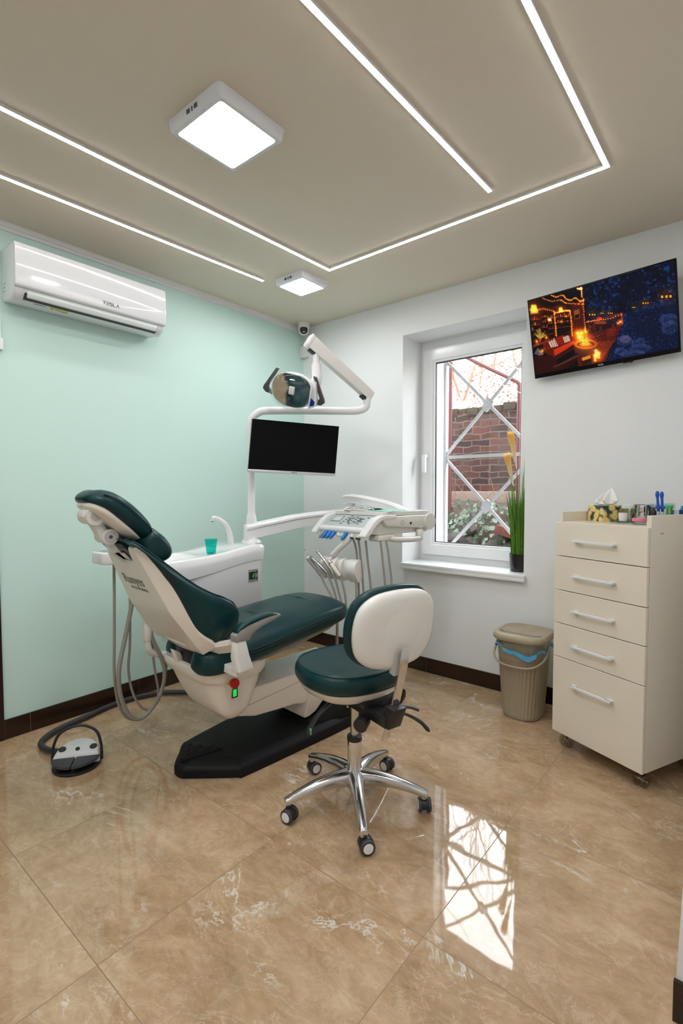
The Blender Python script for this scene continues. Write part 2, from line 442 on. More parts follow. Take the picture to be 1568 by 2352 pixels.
# ------------------------------------------------------------------ air conditioner
ac = thing('air_conditioner', 'white wall mounted air conditioner high on the mint wall', 'air conditioner', (0, -1.765, 2.2))
Y0, Y1 = -2.157, -1.374
acw = mat('ac_white', (.74, .75, .775), .10, coat=.5, coatr=.03)
acg = mat('ac_grey', (.72, .77, .76), .3)
prof = [(0, 2.462), (.12, 2.460), (.178, 2.452), (.182, 2.25), (.176, 2.222), (.150, 2.198), (.118, 2.190), (0, 2.206)]
g = G(); g.loft([[(x, y, z) for x, z in prof] for y in (Y0, Y1)]); g.bev(.012, 3, 50).build('body', acw, ac)
fp = [(.172, 2.452), (.196, 2.446), (.201, 2.42), (.203, 2.34), (.201, 2.262), (.198, 2.246), (.188, 2.240), (.172, 2.242)]
g = G(); g.loft([[(x, y, z) for x, z in fp] for y in (Y0-.001, Y1+.001)]); g.bev(.006, 3, 40).build('front_panel', acw, ac)
g = G(); g.loft([[(x, y, z) for x, z in [(.181, 2.238), (.183, 2.222), (.173, 2.204), (.160, 2.200), (.16, 2.23)]] for y in (Y0+.055, Y1-.05)]); g.bev(.003, 2).build('louver', acg, ac)
g = G(); g.loft([[(x, y, z) for x, z in [(.178, 2.222), (.166, 2.2005), (.1495, 2.195), (.14, 2.2), (.15, 2.22)]] for y in (Y0+.045, Y1-.048)]); g.build('outlet_slot', gasket, ac)
ML = axes((.2022, -1.748, 2.266), (0, 1, 0), (0, 0, 1), (1, 0, 0))
g = G(); q_ = .0026
for i, (bars) in enumerate((((0, .0145, .0145, .0165), (.0062, .0088, 0, .0125)), ((0, .0135, .0145, .0165), (0, .0135, .0072, .0092), (0, .0135, 0, .002)),
        ((0, .0135, .0145, .0165), (0, .0024, .0083, .0145), (0, .0135, .0072, .0092), (.0111, .0135, .002, .008), (0, .0135, 0, .002)), ((0, .0024, 0, .0165), (0, .0135, 0, .002)))):
    for x0, x1, z0, z1 in bars: g.box(i*.0185+x0, i*.0185+x1, z0, z1, 0, .0012, ML)
x0 = 4*.0185; g.prism([(x0, 0), (x0+.0065, .0165), (x0+.0090, .0165), (x0+.0155, 0), (x0+.0128, 0), (x0+.00775, .0132), (x0+.0027, 0)], 0, .0012, ML)
g.build('lettering', inkb, ac, smooth=0)
ylw = mat('yellow_label', S(225, 215, 40), .5)
def under(y, x): return axes((x, y, 2.1925-(x-.118)*.0), (0, 1, 0), (.93, 0, -.12), (0, 0, -1))
lab = G()
Ml = axes((.134, -1.985, 2.1925), (0, 1, 0), (V((.032, 0, .008)).normalized()), (0, 0, -1))
lab.box(-.002, .088, .004, .010, 0, .0012, Ml); lab.faces([(-.002, -.012, .001), (.022, -.012, .001), (.010, .009, .001)], [(0,1,2)], Ml); lab.build('warning_label', ylw, ac, smooth=0)
for q in ((.026, .05, -.006, -.002, 0, .001), (.054, .085, -.010, -.006, 0, .001), (.008, .012, -.008, .001, 0, .0016), (-.075, -.02, .004, .0055, 0, .001), (-.075, -.025, -.001, .0005, 0, .001)): G().box(*q, Ml).build('label_print', inkg, ac, smooth=0)
g = G()
for k in range(3): g.box(.03, .055, Y0-.0006, Y0+.002, 2.245+k*.018, 2.249+k*.018)
g.build('side_vents', mat('vent_shadow', (.2, .21, .22), .6), ac, smooth=0)

# small white wall device at the very left edge
wd = thing('wall_controller', 'small white remote holder on the mint wall below the air conditioner', 'remote control', (0, -2.19, 1.97))
G().box(0, .022, -2.235, -2.170, 1.985, 2.13).bev(.004, 2).build('remote', pvc, wd)
G().box(0, .030, -2.240, -2.163, 1.965, 2.022).bev(.004, 2).build('holder', pvc, wd)
g = G()
for k in range(4): g.box(.0218, .0232, -2.186, -2.176, 2.04+k*.02, 2.046+k*.02)
g.build('buttons', inkg, wd, smooth=0)

# security camera and junction box in the corner
sc = thing('security_camera', 'white dome security camera in the ceiling corner', 'camera', (.105, -.104, H))
cx, cy = .105, -.104
g = G(); g.lathe([(.046, 2.6), (.047, 2.585), (.046, 2.556), (.040, 2.545)], 32, Matrix.Translation((cx, cy, 0))); g.build('base', offwhite, sc)
d = V((.70, -.68, -.28)).normalized(); c0 = V((cx, cy, 2.545))
a, b = G().frame(d); g = G(); g.ell((0, 0, 0), .042, .042, .042, 32, 20, axes(c0, a, b, d)); g.build('ball', offwhite, sc)
G().lathe([(.0, .0437), (.014, .0435), (.024, .0405), (.0305, .034), (.031, .028)], 32, axes(c0, a, b, d)).build('lens', mat('camera_lens', (.006, .006, .008), .12), sc)
g = G(); up = V((0,0,1)); ux = d.cross(up).normalized(); uy = ux.cross(d)
g.prism(rrect(-.011, .011, -.018, -.0095, .004), .0405, .0444, axes(c0, ux, uy, d)); g.build('infrared_window', mat('ir_window', (.45, .45, .46), .3), sc)
jb = G(); jb.box(0, .076, -.046, 0, 2.355, 2.445); tag(jb.bev(.003, 2).build('junction_box', offwhite), 'white square junction box under the corner camera', 'junction box')
# ------------------------------------------------------------------ dental chair (local frame: x = lateral, y = towards the feet)
CA = -R(4.5)
ch = thing('dental_chair', 'teal leather dental chair with a cream shell, tilted back beside the mint wall', 'dental chair', (1.03, -1.2, 0), CA, world=False)
CM = ch.matrix_basis.copy(); CI = CM.inverted()
def toch(x, y, z=0): return CI @ V((x, y, z))
# base plate
bp = [(.745, -1.10), (.742, -.45), (1.29, -.45), (1.272, -.984), (1.245, -1.287), (1.208, -1.630), (1.185, -1.668), (1.03, -1.806), (1.0, -1.826), (.965, -1.828), (.93, -1.815), (.868, -1.755), (.82, -1.70), (.80, -1.65), (.765, -1.40)]
bl = [toch(*p) for p in bp]; cen = sum(bl, V((0,0,0)))/len(bl)
def inset(d): return [p + (cen-p).normalized()*d for p in bl]
g = G(); rings = []
for d, z in ((0, .001), (.0, .030), (.004, .042), (.018, .052), (.034, .057), (.05, .066), (.062, .0675)):
    rings.append([(p.x, p.y, z) for p in inset(d)])
g.loft([crc(r, 4) for r in rings])
# hump rising under the pedestal
hump = []
for y, hw, z in ((-.02, .10, .068), (.06, .15, .095), (.14, .18, .13), (.22, .20, .155), (.36, .21, .17), (.52, .21, .17)):
    hump.append([(hw, y, .05), (hw*.96, y, z*.8), (hw*.7, y, z), (0, y, z+.004), (-hw*.7, y, z), (-hw*.96, y, z*.8), (-hw, y, .05), (0, y, .05)])
g.sloft(hump, 3, 4)
g.build('base_plate', blackr, ch, 60)
fc = [toch(.868, -1.685), toch(1.02, -1.633), toch(1.035, -1.655), toch(.995, -1.79), toch(.955, -1.805), toch(.868, -1.735)]
c2 = sum(fc, V((0,0,0)))/6
g = G()
g.loft([crc([(p.x, p.y, .060) for p in fc], 4), crc([(p.x, p.y, .0715) for p in fc], 4), crc([tuple((V((p.x, p.y, 0))*.93+c2*.07).xy)+(.0745,) for p in fc], 4)])
for f in ((.895, -1.715), (.93, -1.745), (.965, -1.77), (.945, -1.69), (.985, -1.655+.0), (.99, -1.71)):
    q = toch(*f); g.ell((q.x, q.y, .0735), .014, .014, .006, 14, 8)
g.build('foot_control_pad', blackr, ch, 50)
# lift arm and pedestal wedge
g = G()
prof = [(-.40, .345), (-.40, .235), (-.30, .205), (-.158, .192), (-.06, .185), (.0, .17), (.12, .17), (.30, .20), (.32, .33), (.10, .338)]
M = Matrix(((0,0,1,0),(1,0,0,0),(0,1,0,0),(0,0,0,1)))      # (y,z,x)
g.prism(prof, -.125, .125, M); g.bev(.008, 3).build('lift_arm', cream, ch)
g = G(); g.box(-.112, .112, -.30, .30, .337, .3395); g.build('lift_arm_cover', mat('cover_green_reflection', (.62, .66, .60), .25, coat=.4), ch, smooth=0)  # flat plastic top, the green wall's reflection put into its colour
g = G(); g.prism([(-.36, .268), (.03, .298), (.03, .2995), (-.36, .2695)], .1245, .1256, M); g.build('lift_arm_seam', ink, ch, smooth=0)
prof = [(.045, .335), (.052, .27), (-.012, .108), (.0, .100), (.03, .100), (.075, .115), (.115, .145), (.16, .175), (.25, .20), (.33, .23), (.33, .335)]
g = G(); g.prism(prof, -.14, .138, M); g.bev(.006, 2, 40).build('pedestal_cover', cream, ch)
# motor housing
def rr3(y0, y1, x0, x1, z, r): return [(p[0], p[1], z) for p in rrect(x0, x1, y0, y1, r, 6)]
g = G()
st = [(.262, -.475, -.425, .165, .02), (.268, -.492, -.405, .18, .035), (.30, -.52, -.36, .192, .05), (.35, -.548, -.333, .198, .065), (.40, -.566, -.308, .203, .075), (.44, -.578, -.295, .207, .08), (.47, -.584, -.289, .21, .08)]
g.loft([rr3(a, b, -w_*(.55+.45*min(1, (z-.25)/.2)), w_, z, r) for z, a, b, w_, r in st]); g.build('motor_housing', cream, ch, 50)
g = G(); st = [(.445, -.588, -.284, .213, .08), (.458, -.598, -.276, .219, .08), (.496, -.606, -.270, .222, .08), (.506, -.600, -.274, .216, .08)]
g.loft([rr3(a, b, -w_, w_, z, r) for z, a, b, w_, r in st]); g.build('housing_collar', cream, ch, 50)
# emergency button and power switch on the right face
g = G(); g.cyl((.202, -.487, .444), (.222, -.487, .444), .0185, .0175, 28); g.build('button_collar', yellow, ch)
eb = G(); eb.lathe([(.013, 0), (.013, .010), (.0205, .014), (.0215, .022), (.019, .027), (.0, .0285)], 28, axes((.216, -.487, .444), (0, 1, 0), (0, 0, 1), (1, 0, 0))); eb.build('emergency_button', red, ch)
g = G(); g.lathe([(.026, 0), (.026, .002), (.0, .002)], 28, axes((.1985, -.466, .388), (0, 1, 0), (0, 0, 1), (1, 0, 0))); g.build('switch_plate', cream, ch)
g = G(); ring_prism(g, rrect(-.0145, .0145, -.021, .021, .002), rrect(-.010, .010, -.016, .016, .001), 0, .0045, axes((.200, -.466, .388), (0, 1, 0), (0, 0, 1), (1, 0, 0))); sw = g.build('power_switch', blackp, ch, smooth=0)
G().box(-.010, .010, -.016, .016, 0, .0035, axes((.200, -.466, .388), (0, 1, 0), (0, 0, 1), (1, 0, 0))).build('lit_rocker', mat('green_rocker', (.01, .45, .05), .3, emit=(.02, .9, .12), estr=.55), sw, smooth=0)
# seat
def seat_sec(y, w, zb, zs, zt, tilt=0):
    P = [(w*.90, zb), (w*.985, zb+(zs-zb)*.35), (w, zb+(zs-zb)*.8), (w*.97, zs+.012), (w*.86, zs+(zt-zs)*.55), (w*.5, zt-.004), (0, zt)]
    full = P + [(-x, z) for x, z in P[-2::-1]] + [(-w*.5, zb-.004), (w*.5, zb-.004)]
    return [(x, y, z) for x, z in full]
st = [(-.50, .225, .515, .565, .60), (-.49, .238, .510, .57, .615), (-.46, .250, .508, .575, .635), (-.40, .252, .514, .572, .645), (-.28, .252, .530, .585, .660), (-.13, .250, .547, .607, .674), (.0, .246, .560, .623, .684), (.10, .240, .571, .634, .690), (.19, .228, .581, .640, .690), (.24, .205, .592, .640, .682), (.262, .165, .605, .640, .668)]
g = G(); g.sloft([seat_sec(*s) for s in st], 3, 4)
def seat_top(y):
    ys = [s[0] for s in st]; f = lambda k: float(np.interp(y, ys, [s[k] for s in st])); return f(1), f(2), f(3), f(4)
for y0 in (-.255, .055):
    for dy in (0, .009):
        pts = []
        for t in np.linspace(-1, 1, 15):
            y = y0+dy+.02*(1-t*t)*(1 if y0 < 0 else 1.2); w_, zb, zs, zt = seat_top(y)
            q = abs(t); x = w_*.985*t; z = float(np.interp(q, [0, .5, .86, .97, 1.0], [zt, zt-.004, zs+(zt-zs)*.55, zs+.012, zs-.004]))
            pts.append((x, y, z+.0005))
        g.tube(pts, .0022, 6, 2)
g.build('seat_cushion', leather, ch, 60)
for sg in (1, -1):
    g = G()
    for dz in (0, -.012):
        pts = []
        for y in np.linspace(-.42, .235, 14):
            w_, zb, zs, zt = seat_top(y); pts.append((sg*(w_*.995+.0005), y, zs+dz))
        g.tube(pts, .0022, 6, 2)
    g.build('seat_piping', leather_d, ch, 60)
g = G(); g.loft([[(w_, y, z0), (w_, y, z1), (-w_, y, z1), (-w_, y, z0)] for y, w_, z0, z1 in ((-.45, .20, .485, .52), (-.28, .225, .508, .535), (-.1, .225, .528, .556), (.10, .21, .552, .577), (.20, .18, .566, .586))]); g.bev(.006, 2).build('seat_frame', mat('seat_frame_grey', (.22, .21, .18), .5), ch)
g = G(); g.box(-.06, .10, .02, .12, .525, .56); g.bev(.01, 2).build('frame_bracket', offwhite, ch)
# backrest in its own frame (u lateral, v up along the back, n towards the sitter)
B0 = V((0, -.50, .60)); Tv = V((0, -.69, .724)).normalized(); Nv = V((0, .724, .69)).normalized()
BM = axes(B0, (1, 0, 0), Tv, Nv)
def bc(v, w, nr, nb, nc):
    P = [(0, nc), (w*.45, nc+(nr-nc)*.25), (w*.78, nr-.008), (w*.93, nr), (w, nr-.016), (w*1.0, nr*.55+nb*.45), (w*.93, nb+.012), (w*.80, nb+.004), (w*.4, nb+.004)]
    return [(x, v, n) for x, n in P] + [(0, v, nb+.004)] + [(-x, v, n) for x, n in P[:0:-1]]
st = [(.028, .17, .028, -.045, .035), (.036, .215, .065, -.050, .045), (.06, .250, .100, -.052, .050), (.10, .266, .122, -.050, .052), (.146, .270, .133, -.050, .055), (.20, .266, .120, -.044, .050), (.249, .258, .100, -.030, .046), (.31, .248, .084, -.008, .045), (.372, .238, .074, .012, .046), (.44, .228, .068, .026, .047), (.50, .214, .064, .038, .05), (.55, .196, .060, .042, .05), (.59, .176, .058, .042, .05), (.612, .155, .053, .040, .046), (.620, .13, .050, .042, .046)]
g = G(); g.sloft([bc(*s) for s in st], 3, 4, True, BM)
def bw(v): return [float(np.interp(v, [s[0] for s in st], [s[k] for s in st])) for k in (1, 2, 3, 4)]
for d in (0.0, .010):
    for sg in (1, -1):
        pts = []
        for v in np.linspace(.045, .605, 22):
            w_, nr, nb, nc = bw(v); pts.append((sg*(w_*.955-d), v, nr+.0012-d*.1))
        g.tube(pts, .0026, 6, 2, True, BM)
g.build('backrest_cushion', leather, ch, 60)
# back shell: two skins with a notch at the top for the headrest bar
def shell_n(u, v):
    w_ = float(np.interp(v, [0, .07, .12, .25, .4, .52, .56], [.235, .248, .258, .232, .205, .182, .168]))
    nb = float(np.interp(v, [0, .07, .135, .30, .55, .6], [-.090, -.092, -.086, -.055, .028, .0446]))
    ne = float(np.interp(v, [0, .07, .103, .173, .251, .358, .418, .556], [-.05, -.046, -.044, -.052, -.029, .014, .029, .051]))
    r = .84; a = abs(u)
    if a <= r: n = nb
    else: n = nb + (ne-nb)*((a-r)/(1-r))
    return u*w_, n
UU = sorted(set([round(q, 4) for q in np.linspace(-1, 1, 41)]+[-.84, .84, -.42, .42, .46, -.46])); g = G(); NU, NVV = len(UU)-1, 26; outer, inner = [], []
for i in range(NU+1):
    u = UU[i]; a = abs(u)
    vt = .508 if a < .42 else (.508+(.580-.508)*min(1, (a-.42)/.16)**.8)
    if u < -.25: vt = .508+.042*(-u-.25)/.75
    co, ci = [], []
    for j in range(NVV+1):
        v = .078+(vt-.078)*j/NVV; x, n = shell_n(u, v); co.append((x, v, n)); ci.append((x*.985, v, n+.012))
    outer.append(co); inner.append(ci)
g.loft([list(o)+list(reversed(i_)) for o, i_ in zip(outer, inner)], True, True, BM)
# lower band reaching out to the armrest hinges
band = []
for u in np.linspace(-1, 1, 21):
    x = u*.325; a = abs(u); vc = .085-.036*a**2; nn = -.092+.092*a**2.6; h = .030
    band.append([(x, vc-h, nn), (x, vc+h*.6, nn-.002), (x, vc+h, nn+.010), (x, vc+h*.6, nn+.030), (x, vc-h, nn+.028)])
g.loft(band, True, True, BM)
g.build('backrest_shell', cream, ch, 24)
lm = axes(BM @ V((-.018, .418, -.0262)), (1, 0, 0), BM.to_3x3() @ V((0, .985, .17)).normalized()*1, (BM.to_3x3() @ V((0, .12, -1))).normalized())
zt_ = V((0, 0, -1)); vv = V((0, 1, .332)).normalized(); nn_ = V((1, 0, 0)).cross(vv)
lm = axes(BM @ V((-.020, .425, -.0146)), (1, 0, 0), BM.to_3x3() @ vv, BM.to_3x3() @ nn_)
text('lettering', 'Runyes', .066, lm, inkg, ch, .0004)
lm2 = axes(BM @ V((.004, .387, -.0272)), (1, 0, 0), BM.to_3x3() @ vv, BM.to_3x3() @ nn_)
text('motto', 'FOCUS ON DENTAL', .0175, lm2, inkg, ch, .0004)
# rear seat bolsters, hinge link and black block as gap shade below the shell
for sg in (1, -1):
    def bs(y, w0, w1, z0, z1):
        y = y+(.055 if sg < 0 else 0); z0 -= (.02 if sg < 0 else 0); z1 -= (.03 if sg < 0 else 0)
        return [(sg*x, y, z) for x, z in ((w0, z0+.012), (w0, (z0+z1)/2), (w0+.02, z1-.004), ((w0+w1)/2, z1), (w1-.02, z1-.006), (w1, (z0+z1)/2), (w1-.015, z0+.012), ((w0+w1)/2, z0))]
    g = G(); g.sloft([bs(-.628, .13, .20, .515, .575), bs(-.622, .115, .222, .502, .588), bs(-.60, .105, .240, .494, .598), bs(-.55, .10, .252, .490, .602), bs(-.49, .10, .256, .496, .604), bs(-.44, .11, .25, .51, .60)], 3, 4)
    g.build('seat_bolster', leather, ch, 60)
g = G(); g.prism([(-.625, .562), (-.59, .542), (-.575, .492), (-.52, .482), (-.515, .456), (-.555, .454), (-.598, .475)], -.068, -.032, M); g.bev(.004, 2)
g.build('hinge_link', cream, ch)
g = G(); g.cyl((-.066, -.548, .468), (-.026, -.548, .468), .017, None, 20); g.build('hinge_pin', cream, ch)
g = G(); g.cyl((-.026, -.548, .468), (-.0252, -.548, .468), .008, None, 16); g.build('hinge_bolt', dgrey, ch)
g = G(); g.box(-.10, .10, -.585, -.45, .48, .60); g.bev(.02, 2).build('hinge_gap_shade', blackp, ch)  # black block fills the open gap and stands in for its shade
# lumbar pillow at the upper back
def pil(u, s): 
    return [(u, .498+.082*s*math.cos(q)+.014*s*math.sin(2*q), .108+.070*s*math.sin(q)-.0*u) for q in np.linspace(0, 2*math.pi, 13)[:-1]]
g = G(); g.sloft([pil(-.165, .25), pil(-.16, .72), pil(-.13, .95), pil(-.05, 1.0), pil(.05, .98), pil(.10, .85), pil(.125, .6), pil(.13, .2)], 3, 4, True, BM)
for u in (-.06, .04):
    g.tube([(u, .498+.083*math.cos(q)+.014*math.sin(2*q), .108+.071*math.sin(q)) for q in np.linspace(0.1, math.pi-.1, 9)], .003, 6, 2, True, BM)
g.build('neck_pillow', leather, ch, 60)
# headrest
L1 = V((0, -.72, .694)).normalized(); N1 = V((0, .694, .72)).normalized()
HM = axes((0, -.885, 1.165), (1, 0, 0), L1, N1)
def hsec(v, w, n0, n1):
    P = [(0, n1-.006), (w*.5, n1-.002), (w*.85, n1-.012), (w, (n0+n1)/2), (w*.9, n0+.008), (w*.45, n0)]
    return [(x, v, n) for x, n in P]+[(0, v, n0)]+[(-x, v, n) for x, n in P[:0:-1]]
g = G(); g.sloft([hsec(-.135, .06, .0, .03), hsec(-.125, .10, -.014, .046), hsec(-.09, .128, -.022, .058), hsec(0, .14, -.026, .062), hsec(.08, .132, -.030, .052), hsec(.118, .11, -.038, .034), hsec(.138, .075, -.036, .012), hsec(.142, .05, -.03, .0)], 3, 4, True, HM)
for sg in (1, -1):
    g.tube([(sg*x, v, .5*(a_+b_)+.012) for x, v, a_, b_ in ((.102, -.122, -.014, .046), (.131, -.09, -.022, .058), (.1425, 0, -.026, .062), (.135, .08, -.03, .052), (.113, .117, -.038, .034))], .0028, 6, 5, True, HM)
hr = g.build('headrest', leather, ch, 60)
g = G(); g.sloft([hsec(-.115, .06, -.022, 0), hsec(-.10, .098, -.034, .0), hsec(-.04, .118, -.044, 0), hsec(.06, .115, -.050, 0), hsec(.105, .09, -.054, -.01), hsec(.12, .06, -.05, -.02)], 3, 4, True, HM)
g.build('headrest_shell', cream, hr, 60)
# headrest bracket with two pivots
g = G(); X = .028
g.prism(crc([(-1.0, 1.195), (-.975, 1.19), (-.955, 1.165), (-.935, 1.13), (-.90, 1.10), (-.885, 1.075), (-.915, 1.058), (-.94, 1.07), (-.962, 1.115), (-.985, 1.15), (-1.005, 1.165)], 4), -X, X, M); g.bev(.006, 2, 50)
g.cyl((-.05, -.970, 1.170), (.05, -.970, 1.170), .034, None, 28); g.cyl((-.045, -.915, 1.088), (.045, -.915, 1.088), .030, None, 28)
g.prism([(-.935, 1.085), (-.90, 1.065), (-.868, 1.022), (-.895, 1.022)], -.022, .022, M)
hb = g.build('headrest_bracket', offwhite, ch, 45)
gc_ = mat('grey_cap', (.52, .52, .50), .35)
G().cyl((.05, -.970, 1.170), (.0515, -.970, 1.170), .019).build('pivot_cap', gc_, hb); G().cyl((.045, -.915, 1.088), (.0475, -.915, 1.088), .024).build('pivot_cap', gc_, hb)
g = G(); g.cyl((.0475, -.915, 1.088), (.0482, -.915, 1.088), .007, None, 16); g.build('pivot_screw', dgrey, hb)
# black plate behind the notch, standing in for the shade inside it
g = G(); g.box(-.075, .075, .47, .60, .036, .0455, BM); g.build('notch_shade', blackp, ch, smooth=0)
g = G(); g.box(-.022, .018, .49, .548, .028, .035, BM); g.bev(.002, 1); g.build('slot_plate', offwhite, ch, smooth=0)
# right armrest
sup = []
for z, y0, y1, x0, x1 in ((.540, -.558, -.480, .306, .372), (.558, -.556, -.486, .316, .371), (.60, -.568, -.500, .322, .368), (.665, -.566, -.514, .330, .364)):
    sup.append([(p[0], p[1], z) for p in rrect(x0, x1, y0, y1, .010, 3)])
g = G(); g.loft(sup); g.box(.19, .34, -.548, -.49, .512, .548); g.bev(.004, 2, 45).build('armrest_support', offwhite, ch, 45)
rail = [(-.566, .664), (-.566, .690), (-.545, .708), (-.50, .722), (-.44, .7335), (-.39, .7395), (-.342, .741), (-.336, .731), (-.38, .719), (-.43, .707), (-.470, .692), (-.490, .678), (-.497, .668), (-.499, .661)]
g = G(); g.prism(rail, .325, .366, M); g.bev(.003, 2, 50).build('armrest_rail', greyp, ch)
padp = [[(x, y, z) for x, z in ((.328, zb), (.325, zb+h*.5), (.331, zb+h*.95), (.345, zb+h), (.359, zb+h*.95), (.365, zb+h*.5), (.362, zb))] for y, zb, h in ((-.558, .700, .003), (-.548, .7065, .012), (-.50, .721, .017), (-.44, .7325, .016), (-.39, .7385, .012), (-.366, .740, .006), (-.356, .7405, .002))]
g = G(); g.sloft(padp, 2, 3); g.build('armrest_pad', leather, ch, 60)

# ------------------------------------------------------------------ cuspidor unit
cu = thing('cuspidor_unit', 'white spittoon unit with basin and faucet between the dental chair and the mint wall', 'dental unit', (.52, -1.35, 0))
def seam(y): return float(np.interp(y, [-1.80, -1.545, -1.40, -1.25, -1.12, -1.05], [.808, .812, .825, .850, .862, .862]))
def top(y): return float(np.interp(y, [-1.90, -1.70, -1.55, -1.45, -1.33, -1.22, -1.14, -1.05], [.905, .914, .915, .917, .925, .940, .950, .952]))
ys = list(np.linspace(-1.565, -1.052, 24))
g = G(); rings = []
for y in ys:
    e = min(1, (y+1.61)/.08, ( -1.045-y)/.02); x0 = .40+.03*(1-e); x1 = .683-.06*(1-e)**2
    b = .44
    rings.append([(x0, y, b), (x1-.01, y, b), (x1, y, b+.015), (x1, y, seam(y)-.002), (x0, y, seam(y)-.002)])
g.loft(rings); g.build('cabinet', unitw, cu, 40)
g = G(); rings = []
for y in np.linspace(-1.755, -1.048, 40):
    e = max(0., min(1, (y+1.76)/.12)); e2 = max(0., min(1, (-1.044-y)/.025)); k = math.sqrt(max(0, 1-(1-e)**2)); k2 = math.sqrt(max(0, 1-(1-e2)**2))
    hw = .165*(.25+.75*k); cx_ = .53+.02*max(0., min(1, (-1.4-y)/.25)); x0 = cx_-hw; x1 = cx_+hw
    x1 = min(x1, .688+.012*max(0, min(1, (-1.4-y)/.2))) - .02*(1-k2)
    zt = top(y)-.012*(1-k2); zb = seam(y) + .012*(1-e)
    dip = .075*math.exp(-((y+1.58)/.11)**4) + .012*math.exp(-((y+1.34)/.10)**4)
    m_ = x1-x0
    rings.append([(x0, y, zb), (x0-.004, y, (zb+zt)/2), (x0, y, zt-.008), (x0+.010, y, zt), (x0+m_*.14, y, zt-.003), (x0+m_*.24, y, zt-dip*.8), (x0+m_*.5, y, zt-dip), (x0+m_*.74, y, zt-dip*.8), (x0+m_*.84, y, zt-.003), (x1-.010, y, zt), (x1, y, zt-.008), (x1+.003, y, (zb+zt)/2), (x1-.002, y, zb)])
g.loft(rings); bas = g.build('basin', mat('glossy_ceramic', (.86, .86, .87), .06, coat=1.0, coatr=.03), cu, 50)
g = G(); g.tube([(.50, -1.152, .925), (.50, -1.155, .97), (.50, -1.165, 1.02), (.50, -1.19, 1.065), (.50, -1.23, 1.095), (.50, -1.268, 1.108), (.50, -1.282, 1.103)], [.021, .019, .017, .0155, .014, .013, .012], 16, 6)
g.cyl((.50, -1.279, 1.106), (.50, -1.281, 1.090), .011, .010, 16); g.build('faucet', unitw, cu, 60)
G().cyl((.50, -1.281, 1.092), (.50, -1.281, 1.086), .007, None, 14).build('spout_opening', dgrey, cu); G().cyl((.50, -1.152, .926), (.50, -1.152, .936), .0235, .0225, 24).build('faucet_ring', dgrey, cu)
g = G(); g.cyl((.56, -1.336, .905), (.56, -1.336, .912), .04, .038, 28); g.build('cup_stand', unitw, cu)
Md = axes((.6835, -1.138, .775), (0, 1, 0), (0, 0, 1), (1, 0, 0))
g = G(); g.prism(rrect(-.035, .035, -.035, .035, .003), 0, .003, Md); dp = g.build('heater_display', mat('display_plate', S(150, 150, 145), .35), cu, smooth=0)
g = G(); g.prism(rrect(-.031, .012, -.022, .022, .002), .003, .004, Md); g.build('display_window', inkb, dp, smooth=0)
g = G()
for x0, x1, z0, z1 in ((-.004, .004, .0085, .0105), (.003, .005, .0, .0095), (-.004, .004, -.001, .001), (-.005, -.003, -.0095, 0), (-.004, .004, -.0105, -.0085)): g.box(x0, x1, z0, z1, .004, .0045, Md)
g.build('digit', emat('green_digit', (.08, .85, .15), 1.0), dp, smooth=0)
g = G()
for z in (-.018, .018): g.cyl((.6865, -1.138+.024, .775+z), (.689, -1.138+.024, .775+z), .008, None, 16)
g.build('display_button', dgrey, dp)
# bracket that ties the unit to the chair base, and the assistant arm
g = G(); g.box(.50, .86, -1.42, -1.20, .36, .46); g.box(.52, .68, -1.46, -1.12, .42, .45); g.bev(.012, 2).build('mounting_bracket', cream, cu)
g = G(); g.tube([(.62, -1.50, .40), (.585, -1.59, .405), (.555, -1.675, .425), (.55, -1.715, .455), (.55, -1.722, .53), (.55, -1.722, .62), (.54, -1.73, .74), (.53, -1.78, .86), (.52, -1.84, .915), (.51, -1.87, .93)], .0185, 16, 6)
g.lathe([(.0185, -.045), (.0225, -.035), (.0235, 0), (.0225, .035), (.0185, .045)], 24, Matrix.Translation((.55, -1.722, .545))); g.build('assistant_arm', offwhite, cu, 60)
g = G(); g.prism([(p[0], p[1]) for p in rrect(.44, .60, -1.955, -1.845, .045, 6)], .918, .975); g.bev(.008, 3).build('instrument_holder', unitw, cu, 45)
g = G()
for k in range(3): g.box(.47+k*.035, .49+k*.035, -1.935, -1.875, .9745, .9765)
g.build('holder_keys', greyp, cu, smooth=0)
cup = thing('plastic_cup', 'translucent turquoise plastic cup on the white basin rim', 'cup', (.56, -1.336, .912))
tq = glassmat('turquoise_plastic', (.34, .93, .90), 1.3, .6, .1)
g = G(); Mc = Matrix.Translation((.56, -1.336, .912)); g.lathe([(.0, .0), (.0245, .0), (.0345, .078), (.0365, .079), (.0365, .082), (.0335, .082), (.0235, .003), (.0, .003)], 36, Mc, False)
g.build('cup_wall', tq, cup)
g = G(); g.lathe([(.0, .003), (.0233, .003), (.0283, .042), (.0, .042)], 32, Mc, False); g.build('water', glassmat('tinted_water', (.80, .97, .96), 1.2, .4), cup)

